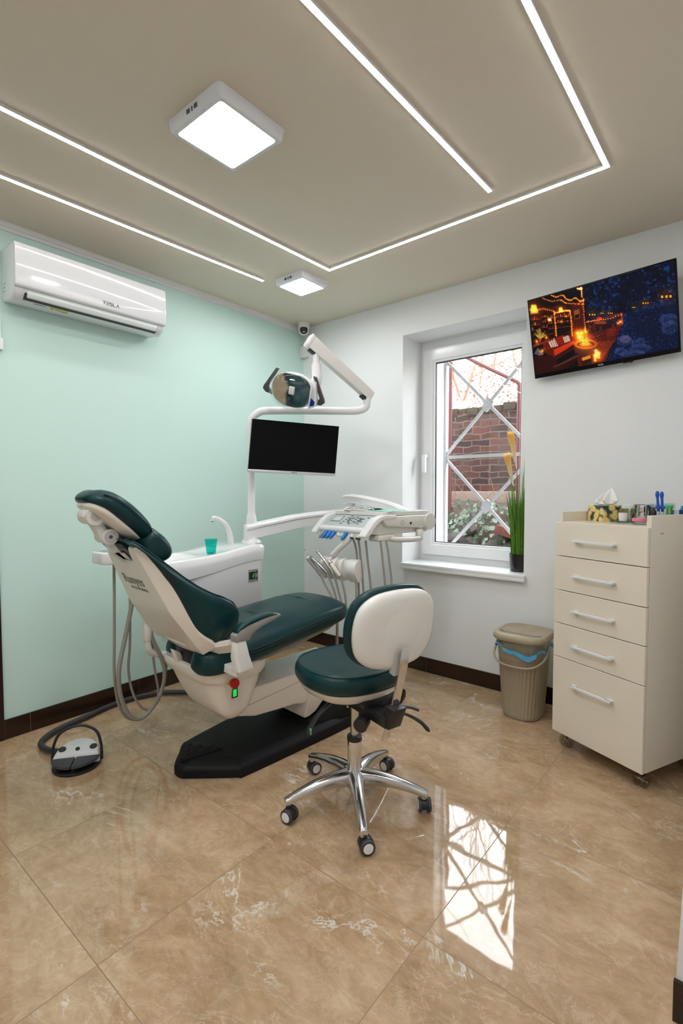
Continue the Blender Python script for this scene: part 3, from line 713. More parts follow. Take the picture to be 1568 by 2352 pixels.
# suction hoses in a loop below the instrument holder
def hose(name, pts, r, label, grp='hoses looped behind the dental chair', cat='hose', m=None):
    g = G(); g.tube(pts, r, 10, 6); o = g.build(name, m or hose_grey, None, 60); return tag(o, label, cat, grp)
hose('suction_hose', [(.50, -1.862, .915), (.50, -1.864, .75), (.50, -1.868, .55), (.50, -1.872, .36), (.50, -1.855, .21), (.51, -1.82, .13), (.52, -1.765, .103), (.53, -1.71, .13), (.535, -1.655, .20), (.54, -1.62, .30), (.545, -1.612, .40), (.55, -1.605, .47)], .0068, 'thin grey suction hose, leftmost of the three hanging behind the chair back')
hose('suction_hose', [(.57, -1.79, .90), (.56, -1.80, .74), (.55, -1.835, .56), (.55, -1.872, .40), (.55, -1.868, .27), (.555, -1.83, .16), (.56, -1.782, .122), (.57, -1.73, .145), (.575, -1.672, .215), (.58, -1.648, .31), (.575, -1.66, .40), (.565, -1.70, .50), (.56, -1.71, .55)], .0105, 'thick grey suction hose looping lowest behind the chair back')
hose('suction_hose', [(.53, -1.80, .91), (.53, -1.80, .70), (.53, -1.805, .50), (.53, -1.815, .38), (.53, -1.80, .27), (.535, -1.765, .18), (.54, -1.72, .140), (.545, -1.68, .165), (.55, -1.668, .23), (.55, -1.685, .34), (.55, -1.695, .44), (.55, -1.70, .52)], .0060, 'thin grey suction hose forming the innermost loop behind the chair back')
# ------------------------------------------------------------------ operating lamp on its pole
PX, PY = .514, -1.003
lp = thing('operating_lamp', 'white dental operating lamp on a pole with a jointed arm above the monitor', 'lamp', (PX, PY, .93))
Rt = V((.770, .638, 0)); Fw = V((-.638, .770, 0))
g = G(); T = Matrix.Translation((PX, PY, 0))
g.lathe([(.035, 1.045), (.034, 1.075), (.031, 1.10), (.031, 1.106), (.0265, 1.116), (.0235, 1.14), (.0225, 1.40)], 28, T)
g.tube([(PX, PY, 1.39), (PX, PY, 1.60), (PX, PY, 1.66), tuple(V((PX, PY, 1.712))+Rt*.012), tuple(V((PX, PY, 1.745))+Rt*.05), tuple(V((PX, PY, 1.756))+Rt*.10), tuple(V((PX, PY, 1.756))+Rt*.35), tuple(V((PX, PY, 1.754))+Rt*.60), tuple(V((PX, PY, 1.757))+Rt*.665), tuple(V((PX, PY, 1.775))+Rt*.705), tuple(V((PX, PY, 1.81))+Rt*.715), tuple(V((PX, PY, 1.842))+Rt*.715)], .0235, 20, 6)
g.build('pole', unitw, lp, 60)
Q0 = V((PX, PY, 1.86))+Rt*.715; Q1 = V((.945, -.915, 2.105))
g = G(); g.cyl(Q0-V((0,0,.03)), Q0+V((0,0,.0)), .018, None, 20); g.build('elbow_pin', unitw, lp)
# spring arm: box section
d = (Q1-Q0).normalized(); sd = d.cross(V((0,0,1))).normalized(); un = sd.cross(d)
AM = axes(Q0, d, sd, un); Ln = (Q1-Q0).length
g = G(); g.loft([[(x, y, z) for y, z in ((-.022, -h), (.022, -h), (.026, h*.2), (.024, h), (-.024, h), (-.026, h*.2))] for x, h in ((-.035, .028), (.02, .032), (Ln*.5, .034), (Ln-.02, .038), (Ln+.025, .038))], True, True, AM)
g.bev(.005, 3, 40); g.build('spring_arm', offwhite, lp, 45)
g = G(); g.loft([[(x, y, z) for y, z in crc([(-.030, .0), (-.026, -.034), (0, -.044), (.026, -.034), (.030, .0), (.028, .036), (0, .042), (-.028, .036)], 3)] for x in (Ln+.006, Ln+.028)], True, True, AM); g.bev(.006, 3, 40); g.build('arm_end_cap', unitw, lp, 50)
G().box(-.005, .03, -.016, .016, -.045, -.025, AM).build('arm_joint', blackp, lp, smooth=0); G().box(Ln-.045, Ln-.005, -.014, .014, -.046, -.034, AM).build('arm_joint', blackp, lp, smooth=0)
g = G(); H0 = V((.953, -.885, 2.065))
g.tube([tuple(H0), tuple(H0-V((0,0,.06))), tuple(H0-V((0,0,.095)))], [.019, .019, .019], 20, 4)
g.tube([tuple(H0-V((0,0,.075))), tuple(H0-V((-.003,.0,.12))), tuple(H0-V((-.006,0,.155))), tuple(H0-V((.006,.010,.195))), tuple(H0-V((.028,.035,.225))), tuple(H0-V((.06,.07,.240)))], [.0275, .028, .029, .029, .026, .022], 20, 6)
g.build('drop_tube', unitw, lp, 60)
# lamp head
HC = V((.888, -1.020, 1.828)); Nn = V((.36, -.82, -.43)).normalized()
U0 = V((0,0,1)).cross(Nn).normalized(); W0 = Nn.cross(U0)           # U0 to the right in the picture, W0 up
rl = R(-17); U = U0*math.cos(rl)+W0*math.sin(rl); W = -U0*math.sin(rl)+W0*math.cos(rl)
LM = axes(HC, U, W, Nn)
def outl(rx, ry, n=40, e=.72, sk=0):
    return [(rx*math.copysign(abs(math.cos(t))**e, math.cos(t)), ry*math.copysign(abs(math.sin(t))**e, math.sin(t))) for t in np.linspace(0, 2*math.pi, n+1)[:-1]]
g = G(); g.loft([[(x, y, z) for x, y in outl(a_, b_, 40, .85)] for a_, b_, z in ((.03, .026, -.125), (.075, .062, -.112), (.108, .086, -.075), (.121, .098, -.025), (.1225, .0995, -.006), (.118, .095, -.004), (.117, .094, -.010))], True, True, LM); g.build('lamp_housing', unitw, lp, 50)
g = G(); g.loft([[(x, y, z) for x, y in outl(a_, b_, 40, .85)] for a_, b_, z in ((.116, .093, -.003), (.112, .089, -.028), (.098, .078, -.056), (.076, .060, -.078), (.046, .037, -.090), (.012, .01, -.094))], True, True, LM)
chm = mat('mirror_reflector', (.72, .76, .78), .05, metal=1.0); g.build('reflector', chm, lp, 35)
g = G(); g.loft([[(x, y, z) for x, y in outl(a_, b_, 40, .85)] for a_, b_, z in ((.124, .101, -.006), (.1255, .1025, .006), (.122, .099, .028), (.106, .086, .052), (.070, .056, .070), (.012, .01, .077))], True, True, LM); g.build('lens_cover', glassmat('lamp_cover', (.94, .955, .955), 1.45, .95), lp, 60)
g = G(); g.box(-.016, .016, -.022, .022, -.07, .006, LM); g.bev(.004, 2); g.build('bulb_shield', mat('shield', (.75, .76, .74), .3), lp)
# side pods with blue badge, and the two handles
for sg, nm in ((1, 'r'), (-1, 'l')):
    pod = None
    if sg == 1: g = G(); g.prism([(sg*.108, -.080), (sg*.148, -.060), (sg*.152, -.03), (sg*.128, .066), (sg*.108, .080)], -.045, .010, LM); g.bev(.004, 2); pod = g.build('side_pod', unitw, lp)
    if sg == 1:
        g = G(); g.prism([(.118, -.062), (.143, -.050), (.145, -.028), (.120, -.010)], .0098, .0115, LM); g.build('badge', mat('blue_badge', S(18, 50, 150), .25), pod, smooth=0)
        g = G(); g.prism([(.118, -.006), (.140, -.020), (.130, .050), (.119, .060)], .0098, .0108, LM); g.build('badge_plate', mat('badge_grey', S(205, 210, 215), .3), pod, smooth=0)
    g = G(); g.prism([(sg*.125, -.066), (sg*.170, -.060), (sg*.188, -.042), (sg*.184, -.024), (sg*.120, .092), (sg*.100, .094), (sg*.155, -.022), (sg*.150, -.034), (sg*.128, -.040)], -.062, -.044, LM); g.bev(.003, 2, 40)
    g.build('handle', dgrey, lp, 50)
g = G(); g.tube([tuple(LM @ V((.03, .0, -.08))), tuple(LM @ V((.075, .03, -.11))), tuple(HC+V((.085, .14, .06)))], [.02, .022, .026], 16, 4); g.ell(tuple(H0-V((.05,.06,.238))), .032, .032, .032, 20, 14); g.build('yoke', unitw, lp, 60)

# ------------------------------------------------------------------ monitor on the pole
mo = thing('monitor', 'black flat monitor with a silver lower edge mounted on the white pole', 'monitor', (.745, -.854, 1.37))
TL, TR, BL = V((.619, -1.078, 1.691)), V((.886, -.598, 1.670)), V((.607, -1.105, 1.379))
Xm = (TR-TL); mw = Xm.length; Xm.normalize(); Zm = (TL-BL); mh = Zm.length; Zm.normalize(); Ym = Zm.cross(Xm).normalized()   # Ym away from the viewer
MM = axes(BL, Xm, Ym, Zm)
g = G(); g.box(0, mw, .002, .018, 0, mh, MM); g.box(mw*.2, mw*.8, .018, .045, mh*.15, mh*.8, MM); g.bev(.002, 2).build('case', blackp, mo)
g = G(); g.box(.002, mw-.002, .0005, .0022, .016, mh-.002, MM); g.build('screen', mat('black_screen', (.003, .003, .0035), .3, spec=.08), mo, smooth=0)
g = G(); g.box(0, mw, -.0015, .012, -.002, .0145, MM); g.bev(.0012, 2).build('lower_bezel', mat('silver_bezel', (.62, .63, .65), .3, metal=.6), mo)
g = G(); q = MM @ V((mw*.28, .045, mh*.5)); g.box(mw*.10, mw*.5, .04, .062, mh*.42, mh*.58, MM); g.cyl((PX, PY, 1.50), (PX, PY, 1.60), .028); g.tube([tuple(MM @ V((mw*.2, .055, mh*.5))), (PX+.02, PY+.02, 1.545)], .016, 12, 2); g.build('pole_clamp', offwhite, mo)
g = G()
for k in range(6): g.box(mw*.48+k*.006, mw*.48+k*.006+.004, -.0019, -.0014, .004, .0095, MM)
g.build('bezel_mark', ink, mo, smooth=0)

# ------------------------------------------------------------------ instrument delivery arm and console
da = thing('instrument_console', 'white dentist instrument console with keypad and tray on a curved arm', 'dental console', (PX, PY, .94))
g = G(); g.lathe([(.066, .945), (.064, .955), (.052, .968), (.046, .975), (.046, .985), (.043, .99), (.042, 1.0), (.046, 1.03), (.05, 1.045)], 36, T); g.build('swivel_base', unitw, da, 50)
# first arm
pth = [(.494, -1.05, 1.040), (.514, -1.01, 1.046), (.566, -.897, 1.068), (.621, -.719, 1.096), (.685, -.536, 1.112), (.745, -.40, 1.118), (.784, -.323, 1.118)]
P = [V(p) for p in cr(pth, 6)]; rings = []
for i, p in enumerate(P):
    d = (P[min(i+1, len(P)-1)]-P[max(i-1, 0)]); d.z = 0; d.normalize(); s_ = V((-d.y, d.x, 0)); f = i/(len(P)-1)
    w_ = .056*(1-f)+.036*f; hh = .080*(1-f)+.060*f
    if i == 0: w_ *= .55
    if i == 1: w_ *= .85
    rings.append([tuple(p+s_*x+V((0,0,z))) for x, z in ((w_*.80, -hh), (w_*.84, -.016), (w_*1.0, -.010), (w_*1.0, .002), (w_*.72, .016), (0, .020), (-w_*.72, .016), (-w_, .002), (-w_, -.010), (-w_*.84, -.016), (-w_*.80, -hh))])
g = G(); g.loft(rings); g.build('lower_arm', unitw, da, 40)
g = G(); g.cyl((.775, -.335, 1.10), (.775, -.335, 1.20), .022, None, 24); g.cyl((.775, -.335, 1.168), (.775, -.335, 1.176), .027, None, 24); g.build('elbow_post', unitw, da)
# second arm
pth = [(.735, -.345, 1.228), (.775, -.338, 1.232), (.877, -.320, 1.222), (1.048, -.300, 1.188), (1.16, -.290, 1.152), (1.25, -.285, 1.118)]
P = [V(p) for p in cr(pth, 5)]; rings = []
for i, p in enumerate(P):
    f = i/(len(P)-1); w_ = .040; hh = .058-.02*f
    rings.append([tuple(p+V((0, x, z))) for x, z in ((w_*.8, -hh), (w_*.86, -.012), (w_, -.006), (w_*.8, .006), (0, .010), (-w_*.8, .006), (-w_, -.006), (-w_*.86, -.012), (-w_*.8, -hh))])
g = G(); g.loft(rings); g.build('upper_arm', unitw, da, 40)
# console body
g = G(); g.prism([(-.795, 1.035), (-.785, 1.022), (-.70, 1.012), (-.27, 1.012), (-.27, 1.110), (-.688, 1.116), (-.79, 1.052)], .905, 1.315, M); g.bev(.006, 3, 25).build('body', consw, da, 45)
Kx = V((1, 0, 0)); Kv = V((0, .105, .066)).normalized(); Kn = Kx.cross(Kv)
KM = axes((1.10, -.788, 1.0535), Kx, Kv, Kn)
g = G(); g.prism(rrect(-.185, .180, .006, .118, .006), -.001, .0016, KM); kp = g.build('keypad', mat('keypad_grey', S(186, 192, 190), .35), da, smooth=0)
g = G(); g.prism(rrect(-.155, -.070, .045, .105, .003), .0014, .0026, KM); g.build('display_frame', mat('display_frame', S(120, 128, 138), .3), kp, smooth=0)
g = G(); g.prism(rrect(-.147, -.078, .055, .099, .002), .0024, .0032, KM); g.build('display', mat('lcd', S(205, 212, 215), .15), kp, smooth=0)
dk = mat('key_dark', S(84, 96, 108), .4)
keys = [(-.045, .032), (-.038, .052), (-.031, .072), (-.024, .090), (-.012, .108), (.012, .045), (.026, .032), (.020, .062), (.020, .085), (.045, .056), (.045, .080), (.045, .1), (.07, .045), (.072, .066), (.072, .09), (.098, .036), (.106, .085), (.135, .098), (.11, .056)]
for kx_, ky_ in keys:
    g = G(); g.ell((kx_, ky_, .0016), .0085, .0065, .0022, 14, 6, KM); g.build('key', dk, kp)
g = G(); g.tube([(.036+.033*math.cos(t), .068+.034*math.sin(t), .0018) for t in np.linspace(0, 2*math.pi, 25)], .0012, 5, 1, True, KM)
g.prism(rrect(-.012, .006, .048, .090, .008), .0014, .0020, KM); g.prism(rrect(.078, .100, .05, .092, .009), .0014, .0020, KM); g.build('key_ring', dk, kp, smooth=0)
# front lip, side handles
g = G(); g.cyl((.90, -.788, 1.037), (1.32, -.788, 1.037), .021, None, 20); g.build('front_lip', unitw, da)
def handle(x0, x1, name):
    pr = crc([(-.84, 1.010), (-.822, 1.008), (-.80, 1.020), (-.77, 1.052), (-.735, 1.080), (-.69, 1.098), (-.60, 1.104), (-.58, 1.118), (-.66, 1.126), (-.72, 1.118), (-.765, 1.095), (-.80, 1.062), (-.832, 1.030)], 4)
    g = G(); g.prism(pr, x0, x1, M); g.bev(.008, 3, 50); return g.build(name, unitw, da, 50)
handle(1.290, 1.345, 'side_handle'); handle(.872, .915, 'side_handle')
g = G(); g.prism([(-.66, 1.06), (-.70, 1.10), (-.62, 1.118), (-.32, 1.118), (-.26, 1.112), (-.26, 1.045), (-.33, 1.040), (-.40, 1.042)], 1.30, 1.342, M); g.bev(.006, 2, 40); g.cyl((1.20, -.285, 1.075), (1.352, -.285, 1.075), .050, None, 36); g.build('side_rail', consw, da, 45)
G().cyl((1.342, -.46, 1.072), (1.3436, -.46, 1.072), .008, None, 16).build('rail_hole', inkb, da, smooth=0); g = G(); g.tube([(1.3424, -.535+.013*math.cos(t), 1.078+.013*math.sin(t)) for t in np.linspace(0, 2*math.pi, 21)], .0007, 5, 1); g.build('rail_cap_ring', inkb, da, smooth=0)
# tray on top
g = G(); ro = rrect(.905, 1.335, -.685, -.27, .022, 6)
g.loft([[(x, y, 1.118) for x, y in rrect(.915, 1.325, -.675, -.28, .02, 6)], [(x, y, 1.121) for x, y in ro], [(x, y, 1.142) for x, y in ro], [(x, y, 1.1435) for x, y in rrect(.908, 1.332, -.682, -.273, .02, 6)], [(x, y, 1.1435) for x, y in rrect(.913, 1.327, -.677, -.278, .018, 6)], [(x, y, 1.139) for x, y in rrect(.918, 1.322, -.672, -.283, .016, 6)]]); g.build('tray', offwhite, da, 40)
g = G(); g.box(.92, 1.32, -.67, -.285, 1.1388, 1.1396); g.build('tray_mat', mat('tray_steel', (.70, .72, .72), .22, metal=.9), da, smooth=0)
# regulator knobs and connectors under the front edge
for i, x in enumerate((.950, .978, 1.012, 1.046, 1.150)):
    g = G(); g.cyl((x, -.800, 1.022), (x-.006, -.826, .992), .0125, .0115, 18); g.cyl((x-.006, -.826, .992), (x-.008, -.834, .982), .009, .008, 14); g.build('regulator_knob', greyp if i == 0 else bluek, da, label='grey regulator knob' if i == 0 else 'blue regulator knob')
g = G()
for x in (1.08, 1.115, 1.195, 1.245): g.cyl((x, -.79, 1.02), (x, -.80, .998), .013, .012, 18)
g.box(.94, 1.27, -.80, -.74, 1.002, 1.02); g.build('connector_strip', consw, da)
g = G(); g.cyl((1.19, -.80, .998), (1.19, -.802, .991), .009, None, 14); g.cyl((1.245, -.80, .998), (1.245, -.802, .988), .016, .014, 18); g.build('connector_cap', dgrey, da)
# bracket under the console
g = G(); g.prism([(-.72, 1.012), (-.735, .985), (-.72, .978), (-.63, .978), (-.60, .990), (-.58, 1.012)], 1.26, 1.335, M); g.tube([(1.31, -.64, .995), (1.335, -.58, .982), (1.345, -.46, .976), (1.343, -.38, .977)], .017, 12, 5, True, None); g.cyl((1.335, -.372, .965), (1.335, -.372, 1.03), .022, None, 20); g.bev(.003, 1, 50); g.build('under_bracket', consw, da, 50)
# handpiece holder bar and drum
g = G(); g.tube([(1.125, -.775, 1.012), (1.106, -.79, .975), (1.055, -.80, .93), (1.005, -.80, .885)], .0185, 14, 3); g.build('holder_bar', consw, da, 60)
hb_ = G(); pr = crc([(-.842, .838), (-.822, .866), (-.79, .874), (-.758, .852), (-.752, .81), (-.772, .768), (-.80, .742), (-.822, .768), (-.842, .80)], 3)
for a_, b_ in ((.935, .955), (.98, 1.002), (1.03, 1.05), (1.08, 1.098), (1.135, 1.20)): hb_.prism(pr, a_, b_, M)
hb_.bev(.003, 2, 50); hb_.prism(crc([(-.815, .846), (-.79, .868), (-.758, .85), (-.752, .81), (-.772, .768), (-.795, .75), (-.81, .79)], 3), .935, 1.199, M); hb_.build('handpiece_holder', offwhite, da, 50)

# the console stands turned a little on its arm
CT = Matrix.Translation((1.302, -.706, 0)) @ Matrix.Rotation(R(-8.5), 4, 'Z') @ Matrix.Translation((-1.335, .685, 0))
TD = Matrix.Translation(-V(da.location)) @ CT @ Matrix.Translation(V(da.location))
def alld(o):
    out = []
    for c_ in o.children: out += [c_]+alld(c_)
    return out
for o in alld(da):
    if o.name.split('.')[0] not in ('swivel_base', 'lower_arm', 'elbow_post', 'upper_arm', 'holder_bar', 'handpiece_holder'): o.data.transform(TD)

# handpieces with their hoses, each hanging in a slot of the holder
ins_steel = mat('instrument_steel', (.50, .50, .49), .25, metal=1.0)
def inst(label): return thing('handpiece', label, 'dental instrument', (1.0, -.83, .76), 0, 'dental handpieces in the console holder')
i1 = inst('grey dental air and water syringe with a thin clear tip, leftmost in the holder'); i1.name = 'air_water_syringe'; ROOTW[i1.name] = True
g = G(); g.tube([(.868, -.868, .860), (.895, -.865, .835), (.925, -.86, .805), (.955, -.852, .765)], [.012, .0125, .0115, .009], 14, 5); g.build('body', hose_grey, i1, 60)
g = G(); g.ell((.866, -.868, .862), .0145, .012, .014, 16, 10); g.build('head', mat('clear_head', (.75, .75, .76), .1, coat=.6), i1)
g = G(); g.tube([(.862, -.868, .872), (.852, -.868, .892), (.843, -.868, .903), (.842, -.868, .914)], .0022, 8, 4); g.build('tip', steel, i1)
def hz(parent, pts, r): G().tube(pts, r, 10, 6).build('hose', hose_grey, parent, 60)
hz(i1, [(.955, -.852, .765), (.99, -.85, .71), (1.03, -.85, .66), (1.068, -.85, .60), (1.075, -.85, .52), (1.074, -.85, .42), (1.07, -.845, .32), (1.08, -.835, .27), (1.105, -.81, .235), (1.135, -.77, .33), (1.15, -.74, .60), (1.15, -.76, .90), (1.14, -.79, 1.005)], .0062)
i2 = inst('dark steel contra angle handpiece, second from the left in the holder')
g = G(); g.tube([(.893, -.872, .866), (.91, -.872, .860), (.94, -.870, .843), (.975, -.866, .818), (1.005, -.86, .790)], [.0075, .0085, .0095, .010, .009], 14, 5); g.ell((.893, -.872, .872), .0095, .0095, .011, 14, 10); g.build('body', ins_steel, i2, 60)
hz(i2, [(1.005, -.86, .790), (1.03, -.855, .745), (1.06, -.852, .68), (1.08, -.852, .60), (1.082, -.852, .50), (1.08, -.85, .40), (1.076, -.845, .28), (1.10, -.83, .25), (1.15, -.79, .24), (1.19, -.76, .35), (1.20, -.76, .66), (1.195, -.785, .90), (1.193, -.80, .99)], .0062)
i3 = inst('long slim steel handpiece pointing up beyond the others in the holder')
g = G(); g.tube([(.951, -.872, .905), (.966, -.872, .893), (.985, -.87, .873), (1.0, -.868, .857), (1.03, -.863, .822), (1.055, -.858, .785)], [.006, .0065, .008, .0095, .0105, .009], 14, 5); g.ell((.947, -.872, .910), .0085, .0085, .010, 14, 10); g.build('body', steel, i3, 60)
hz(i3, [(1.055, -.858, .785), (1.075, -.855, .74), (1.10, -.852, .66), (1.13, -.85, .585), (1.155, -.845, .53), (1.18, -.83, .44), (1.21, -.80, .38), (1.235, -.77, .46), (1.252, -.76, .68), (1.247, -.785, .88), (1.245, -.80, .985)], .0062)
i4 = inst('short cream handpiece with a red ring and steel nose, rightmost in the holder')
g = G(); g.tube([(1.052, -.874, .848), (1.07, -.872, .828), (1.09, -.868, .805), (1.108, -.862, .782)], [.0105, .0115, .012, .010], 16, 5); g.build('body', cream, i4, 60)
g = G(); g.tube([(1.030, -.876, .871), (1.040, -.875, .861), (1.050, -.874, .850)], [.0055, .008, .0105], 16, 4); g.build('nose', steel, i4, 60)
g = G(); g.cyl((1.0495, -.8742, .8505), (1.0525, -.874, .8475), .0114, None, 20); g.build('red_ring', red, i4)
hz(i4, [(1.108, -.862, .782), (1.125, -.858, .74), (1.142, -.855, .67), (1.15, -.852, .58), (1.165, -.845, .50), (1.20, -.83, .42), (1.25, -.80, .38), (1.30, -.76, .46), (1.335, -.74, .68), (1.318, -.74, .88), (1.30, -.735, .985)], .0062)
hose('supply_hose', [(1.165, -.80, .775), (1.18, -.805, .735), (1.187, -.81, .66), (1.19, -.80, .58), (1.21, -.78, .50), (1.26, -.76, .44), (1.32, -.72, .50), (1.352, -.70, .70), (1.335, -.70, .88), (1.315, -.70, .98)], .0060, 'grey hose leaving the right end of the handpiece holder', 'hoses under the instrument console')

# things lying on the tray
fz = thing('forceps', 'steel dental forceps lying open on the tray', 'dental instrument', (1.02, -.62, 1.14))
g = G(); g.tube([(.985, -.66, 1.155), (1.0, -.645, 1.160), (1.03, -.62, 1.150), (1.09, -.58, 1.148)], [.006, .009, .006, .004], 10, 4); g.tube([(.985, -.675, 1.152), (1.01, -.665, 1.146), (1.06, -.655, 1.147), (1.13, -.64, 1.147)], [.005, .008, .006, .004], 10, 4)
g.build('jaw', steel, fz, 60)
g = G(); g.tube([(1.08, -.585, 1.150), (1.11, -.57, 1.158), (1.13, -.565, 1.150)], .005, 8, 4); g.cyl((1.06, -.60, 1.144), (1.06, -.60, 1.162), .009, None, 14); g.build('joint', chrome, fz)
hd2 = thing('scaler', 'dark slim hand instrument lying on the tray', 'dental instrument', (1.15, -.56, 1.14))
g = G(); g.tube([(1.06, -.52, 1.151), (1.10, -.53, 1.151), (1.16, -.545, 1.149), (1.22, -.56, 1.146)], [.006, .008, .006, .003], 10, 4); g.build('handle', dgrey, hd2, 60)
g = G(); g.cyl((1.14, -.54, 1.150), (1.175, -.548, 1.148), .0095, .008, 14); g.build('grip', blackp, hd2)
fm = thing('face_mask', 'mint green face mask with white ear loops lying on the tray', 'face mask', (1.22, -.56, 1.14))
mint = mat('mint_fabric', S(150, 215, 195), .8)
g = G(); rows = []
for i in range(9):
    x = 1.14+.175*i/8; rows.append([(x, -.66+.2*j/6+.02*math.sin(i*.5), 1.1425+.006*math.sin(math.pi*i/8)*math.sin(math.pi*j/6)+.0015*(j % 2)) for j in range(7)])
g.loft(rows, False, False); fo = g.build('mask_fabric', mint, fm, 60)
md = fo.modifiers.new('thick', 'SOLIDIFY'); md.thickness = .002; md.offset = 1
G().tube([(1.145, -.66, 1.146), (1.10, -.672, 1.155), (1.095, -.675, 1.176), (1.12, -.67, 1.184), (1.145, -.665, 1.166), (1.15, -.66, 1.147)], .0018, 6, 6).build('ear_loop', pvc, fm, 60)
G().tube([(1.31, -.64, 1.147), (1.325, -.62, 1.156), (1.325, -.55, 1.158), (1.31, -.49, 1.147)], .0018, 6, 6).build('ear_loop', pvc, fm, 60)

# ------------------------------------------------------------------ foot pedal with hose
fp_ = thing('foot_pedal', 'white and black round foot pedal with a wire handle on the floor', 'foot pedal', (.53, -2.07, 0))
ctr = V((.535, -2.072, 0)); fd = V((.80, -.60, 0)).normalized(); rt = V((.60, .80, 0)).normalized()   # fd: toward the toe side, rt: to the right
PM = axes(ctr, rt, fd, (0, 0, 1))
RP = .101
g = G(); g.lathe([(RP*.98, .0), (RP, .004), (RP, .010), (RP*.96, .013)], 48, PM); g.build('base_disc', blackp, fp_)
half = lambda r, a0, a1, n=20: [(r*math.cos(R(a0+(a1-a0)*i/n)), r*math.sin(R(a0+(a1-a0)*i/n))) for i in range(n+1)]
bk = half(RP*.985, 172, 368)            # the rear (heel) half: below y=0

g = G(); lo = [(x, y, .012) for x, y in bk]; hi_ = [(x*.985, y*.985, .046+.020*max(0, -y/RP)) for x, y in bk]
hz_top = lambda y: .060+.030*max(0, -y/RP)
hi2 = [(x*.90, y*.90+.0, hz_top(y*.9)) for x, y in half(RP*.97, 176, 364)]
g.loft([lo, hi_, hi2], True, True, PM); g.bev(.003, 2, 35); g.build('housing', mat('pedal_white', (.70, .72, .72), .35), fp_, 40)
g = G()
for a0, a1 in ((4, 89), (91, 176)):
    pl = half(RP*1.0, a0, a1, 14)+[(-.004 if a0 > 50 else .004, .004)]
    g.prism(pl, .034, .047, PM)

g.bev(.002, 2, 40); g.build('tread_plate', mat('dark_tread', (.045, .047, .05), .5, bump=.5, bscale=220), fp_)
for bx, by, r_ in ((-.066, -.026, .0155), (.066, -.026, .0155), (.0, -.020, .0095)):
    g = G(); g.lathe([(r_, -.006), (r_, .005), (r_*.8, .0075), (0, .0075)], 24, PM @ Matrix.Translation((bx, by, hz_top(by))) @ Matrix.Rotation(-R(16), 4, 'X')); g.build('pedal_button', blackp, fp_)
g = G(); g.ell((0, 0, 0), .040, .018, .0025, 24, 6, PM @ Matrix.Translation((-.008, -.062, hz_top(-.062))) @ Matrix.Rotation(-R(16), 4, 'X')); g.build('inlay', mat('pedal_inlay', (.62, .67, .66), .3), fp_)
g = G(); g.tube([tuple(PM @ V(p)) for p in ((-.104, -.012, .012), (-.104, -.014, .05), (-.098, -.018, .10), (-.075, -.026, .145), (-.025, -.033, .168), (.03, -.034, .168), (.08, -.026, .14), (.099, -.018, .09), (.104, -.014, .05), (.104, -.012, .012))], .0065, 10, 6); g.build('wire_handle', blackp, fp_, 60)
g = G(); g.tube([(.74, -1.12, .02), (.55, -1.17, .02), (.40, -1.22, .02), (.26, -1.277, .02), (.12, -1.40, .02), (.06, -1.55, .02), (.062, -1.70, .02), (.10, -1.84, .02), (.125, -1.96, .02), (.165, -2.055, .02), (.23, -2.115, .02), (.32, -2.12, .022), (.44, -2.09, .035)], .0138, 12, 8); g.build('pedal_hose', mat('dark_hose', (.035, .035, .038), .5), fp_, 60)
# ------------------------------------------------------------------ dentist stool (local: x towards the backrest)
SA = R(-17)
st_ = thing('dentist_stool', 'rolling stool with teal seat, white backrest shell and polished five spoke base', 'stool', (1.695, -1.474, 0), SA, world=False)
for k in range(5):
    a = R(26.5+72*k)-SA; ca, sa = math.cos(a), math.sin(a); Ml = axes((0, 0, 0), (ca, sa, 0), (-sa, ca, 0), (0, 0, 1))
    g = G(); rings = []
    for x, z, hw, hh in ((.0, .116, .034, .030), (.04, .119, .031, .028), (.10, .119, .025, .024), (.16, .112, .0215, .020), (.215, .100, .019, .016), (.255, .088, .017, .014), (.278, .080, .0165, .013), (.293, .076, .014, .011)):
        rings.append([(x, y, zz) for y, zz in ((hw, z-hh), (hw, z+hh*.3), (hw*.7, z+hh*.85), (0, z+hh), (-hw*.7, z+hh*.85), (-hw, z+hh*.3), (-hw, z-hh), (-hw*.6, z-hh*.7), (hw*.6, z-hh*.7))])
    g.loft(rings, True, True, Ml)
    g.cyl((.278, 0, .085), (.278, 0, .056), .0125, .0115, 18, True, Ml); g.bev(.002, 2, 50)
    g.build('leg', alu, st_, 50)
# casters
whr = mat('wheel_rubber', (.05, .05, .055), .5)
for k, yaw in enumerate((38, -95, -20, -85, -35)):
    a = R(26.5+72*k)-SA; px_, py_ = .282*math.cos(a), .282*math.sin(a)
    yr = R(yaw)-SA; dx, dy = math.cos(yr), math.sin(yr)            # axle direction
    ex = (-dy, dx)
    cx_, cy_ = px_+ex[0]*.010, py_+ex[1]*.010
    CMx = axes((cx_, cy_, .0275), (dx, dy, 0), (-dy, dx, 0), (0, 0, 1))
    g = G()
    pr = [(math.cos(t)*.0275, math.sin(t)*.0275) for t in np.linspace(R(-5), R(200), 15)]
    g.prism(pr, -.0135, .0135, axes((cx_, cy_, .0275), ex+(0,), (0, 0, 1), (dx, dy, 0))); g.cyl((px_, py_, .045), (px_, py_, .062), .007, None, 14); g.bev(.003, 2, 50)
    cs = g.build('caster', blackp, st_, 50)
    for sg in (1, -1):
        g = G(); g.cyl((sg*.0125, 0, 0), (sg*.025, 0, 0), .0275, .0265, 30, True, CMx); g.bev(.003, 2, 40); g.build('wheel', whr, cs)
        g = G(); g.cyl((sg*.025, 0, 0), (sg*.0265, 0, 0), .0185, .0175, 26, True, CMx); g.build('hub_cap', pvc, cs)
g = G(); g.lathe([(.036, .094), (.037, .125), (.034, .142), (.0285, .146), (.0285, .268)], 36); g.build('column_sleeve', chrome, st_, 40)
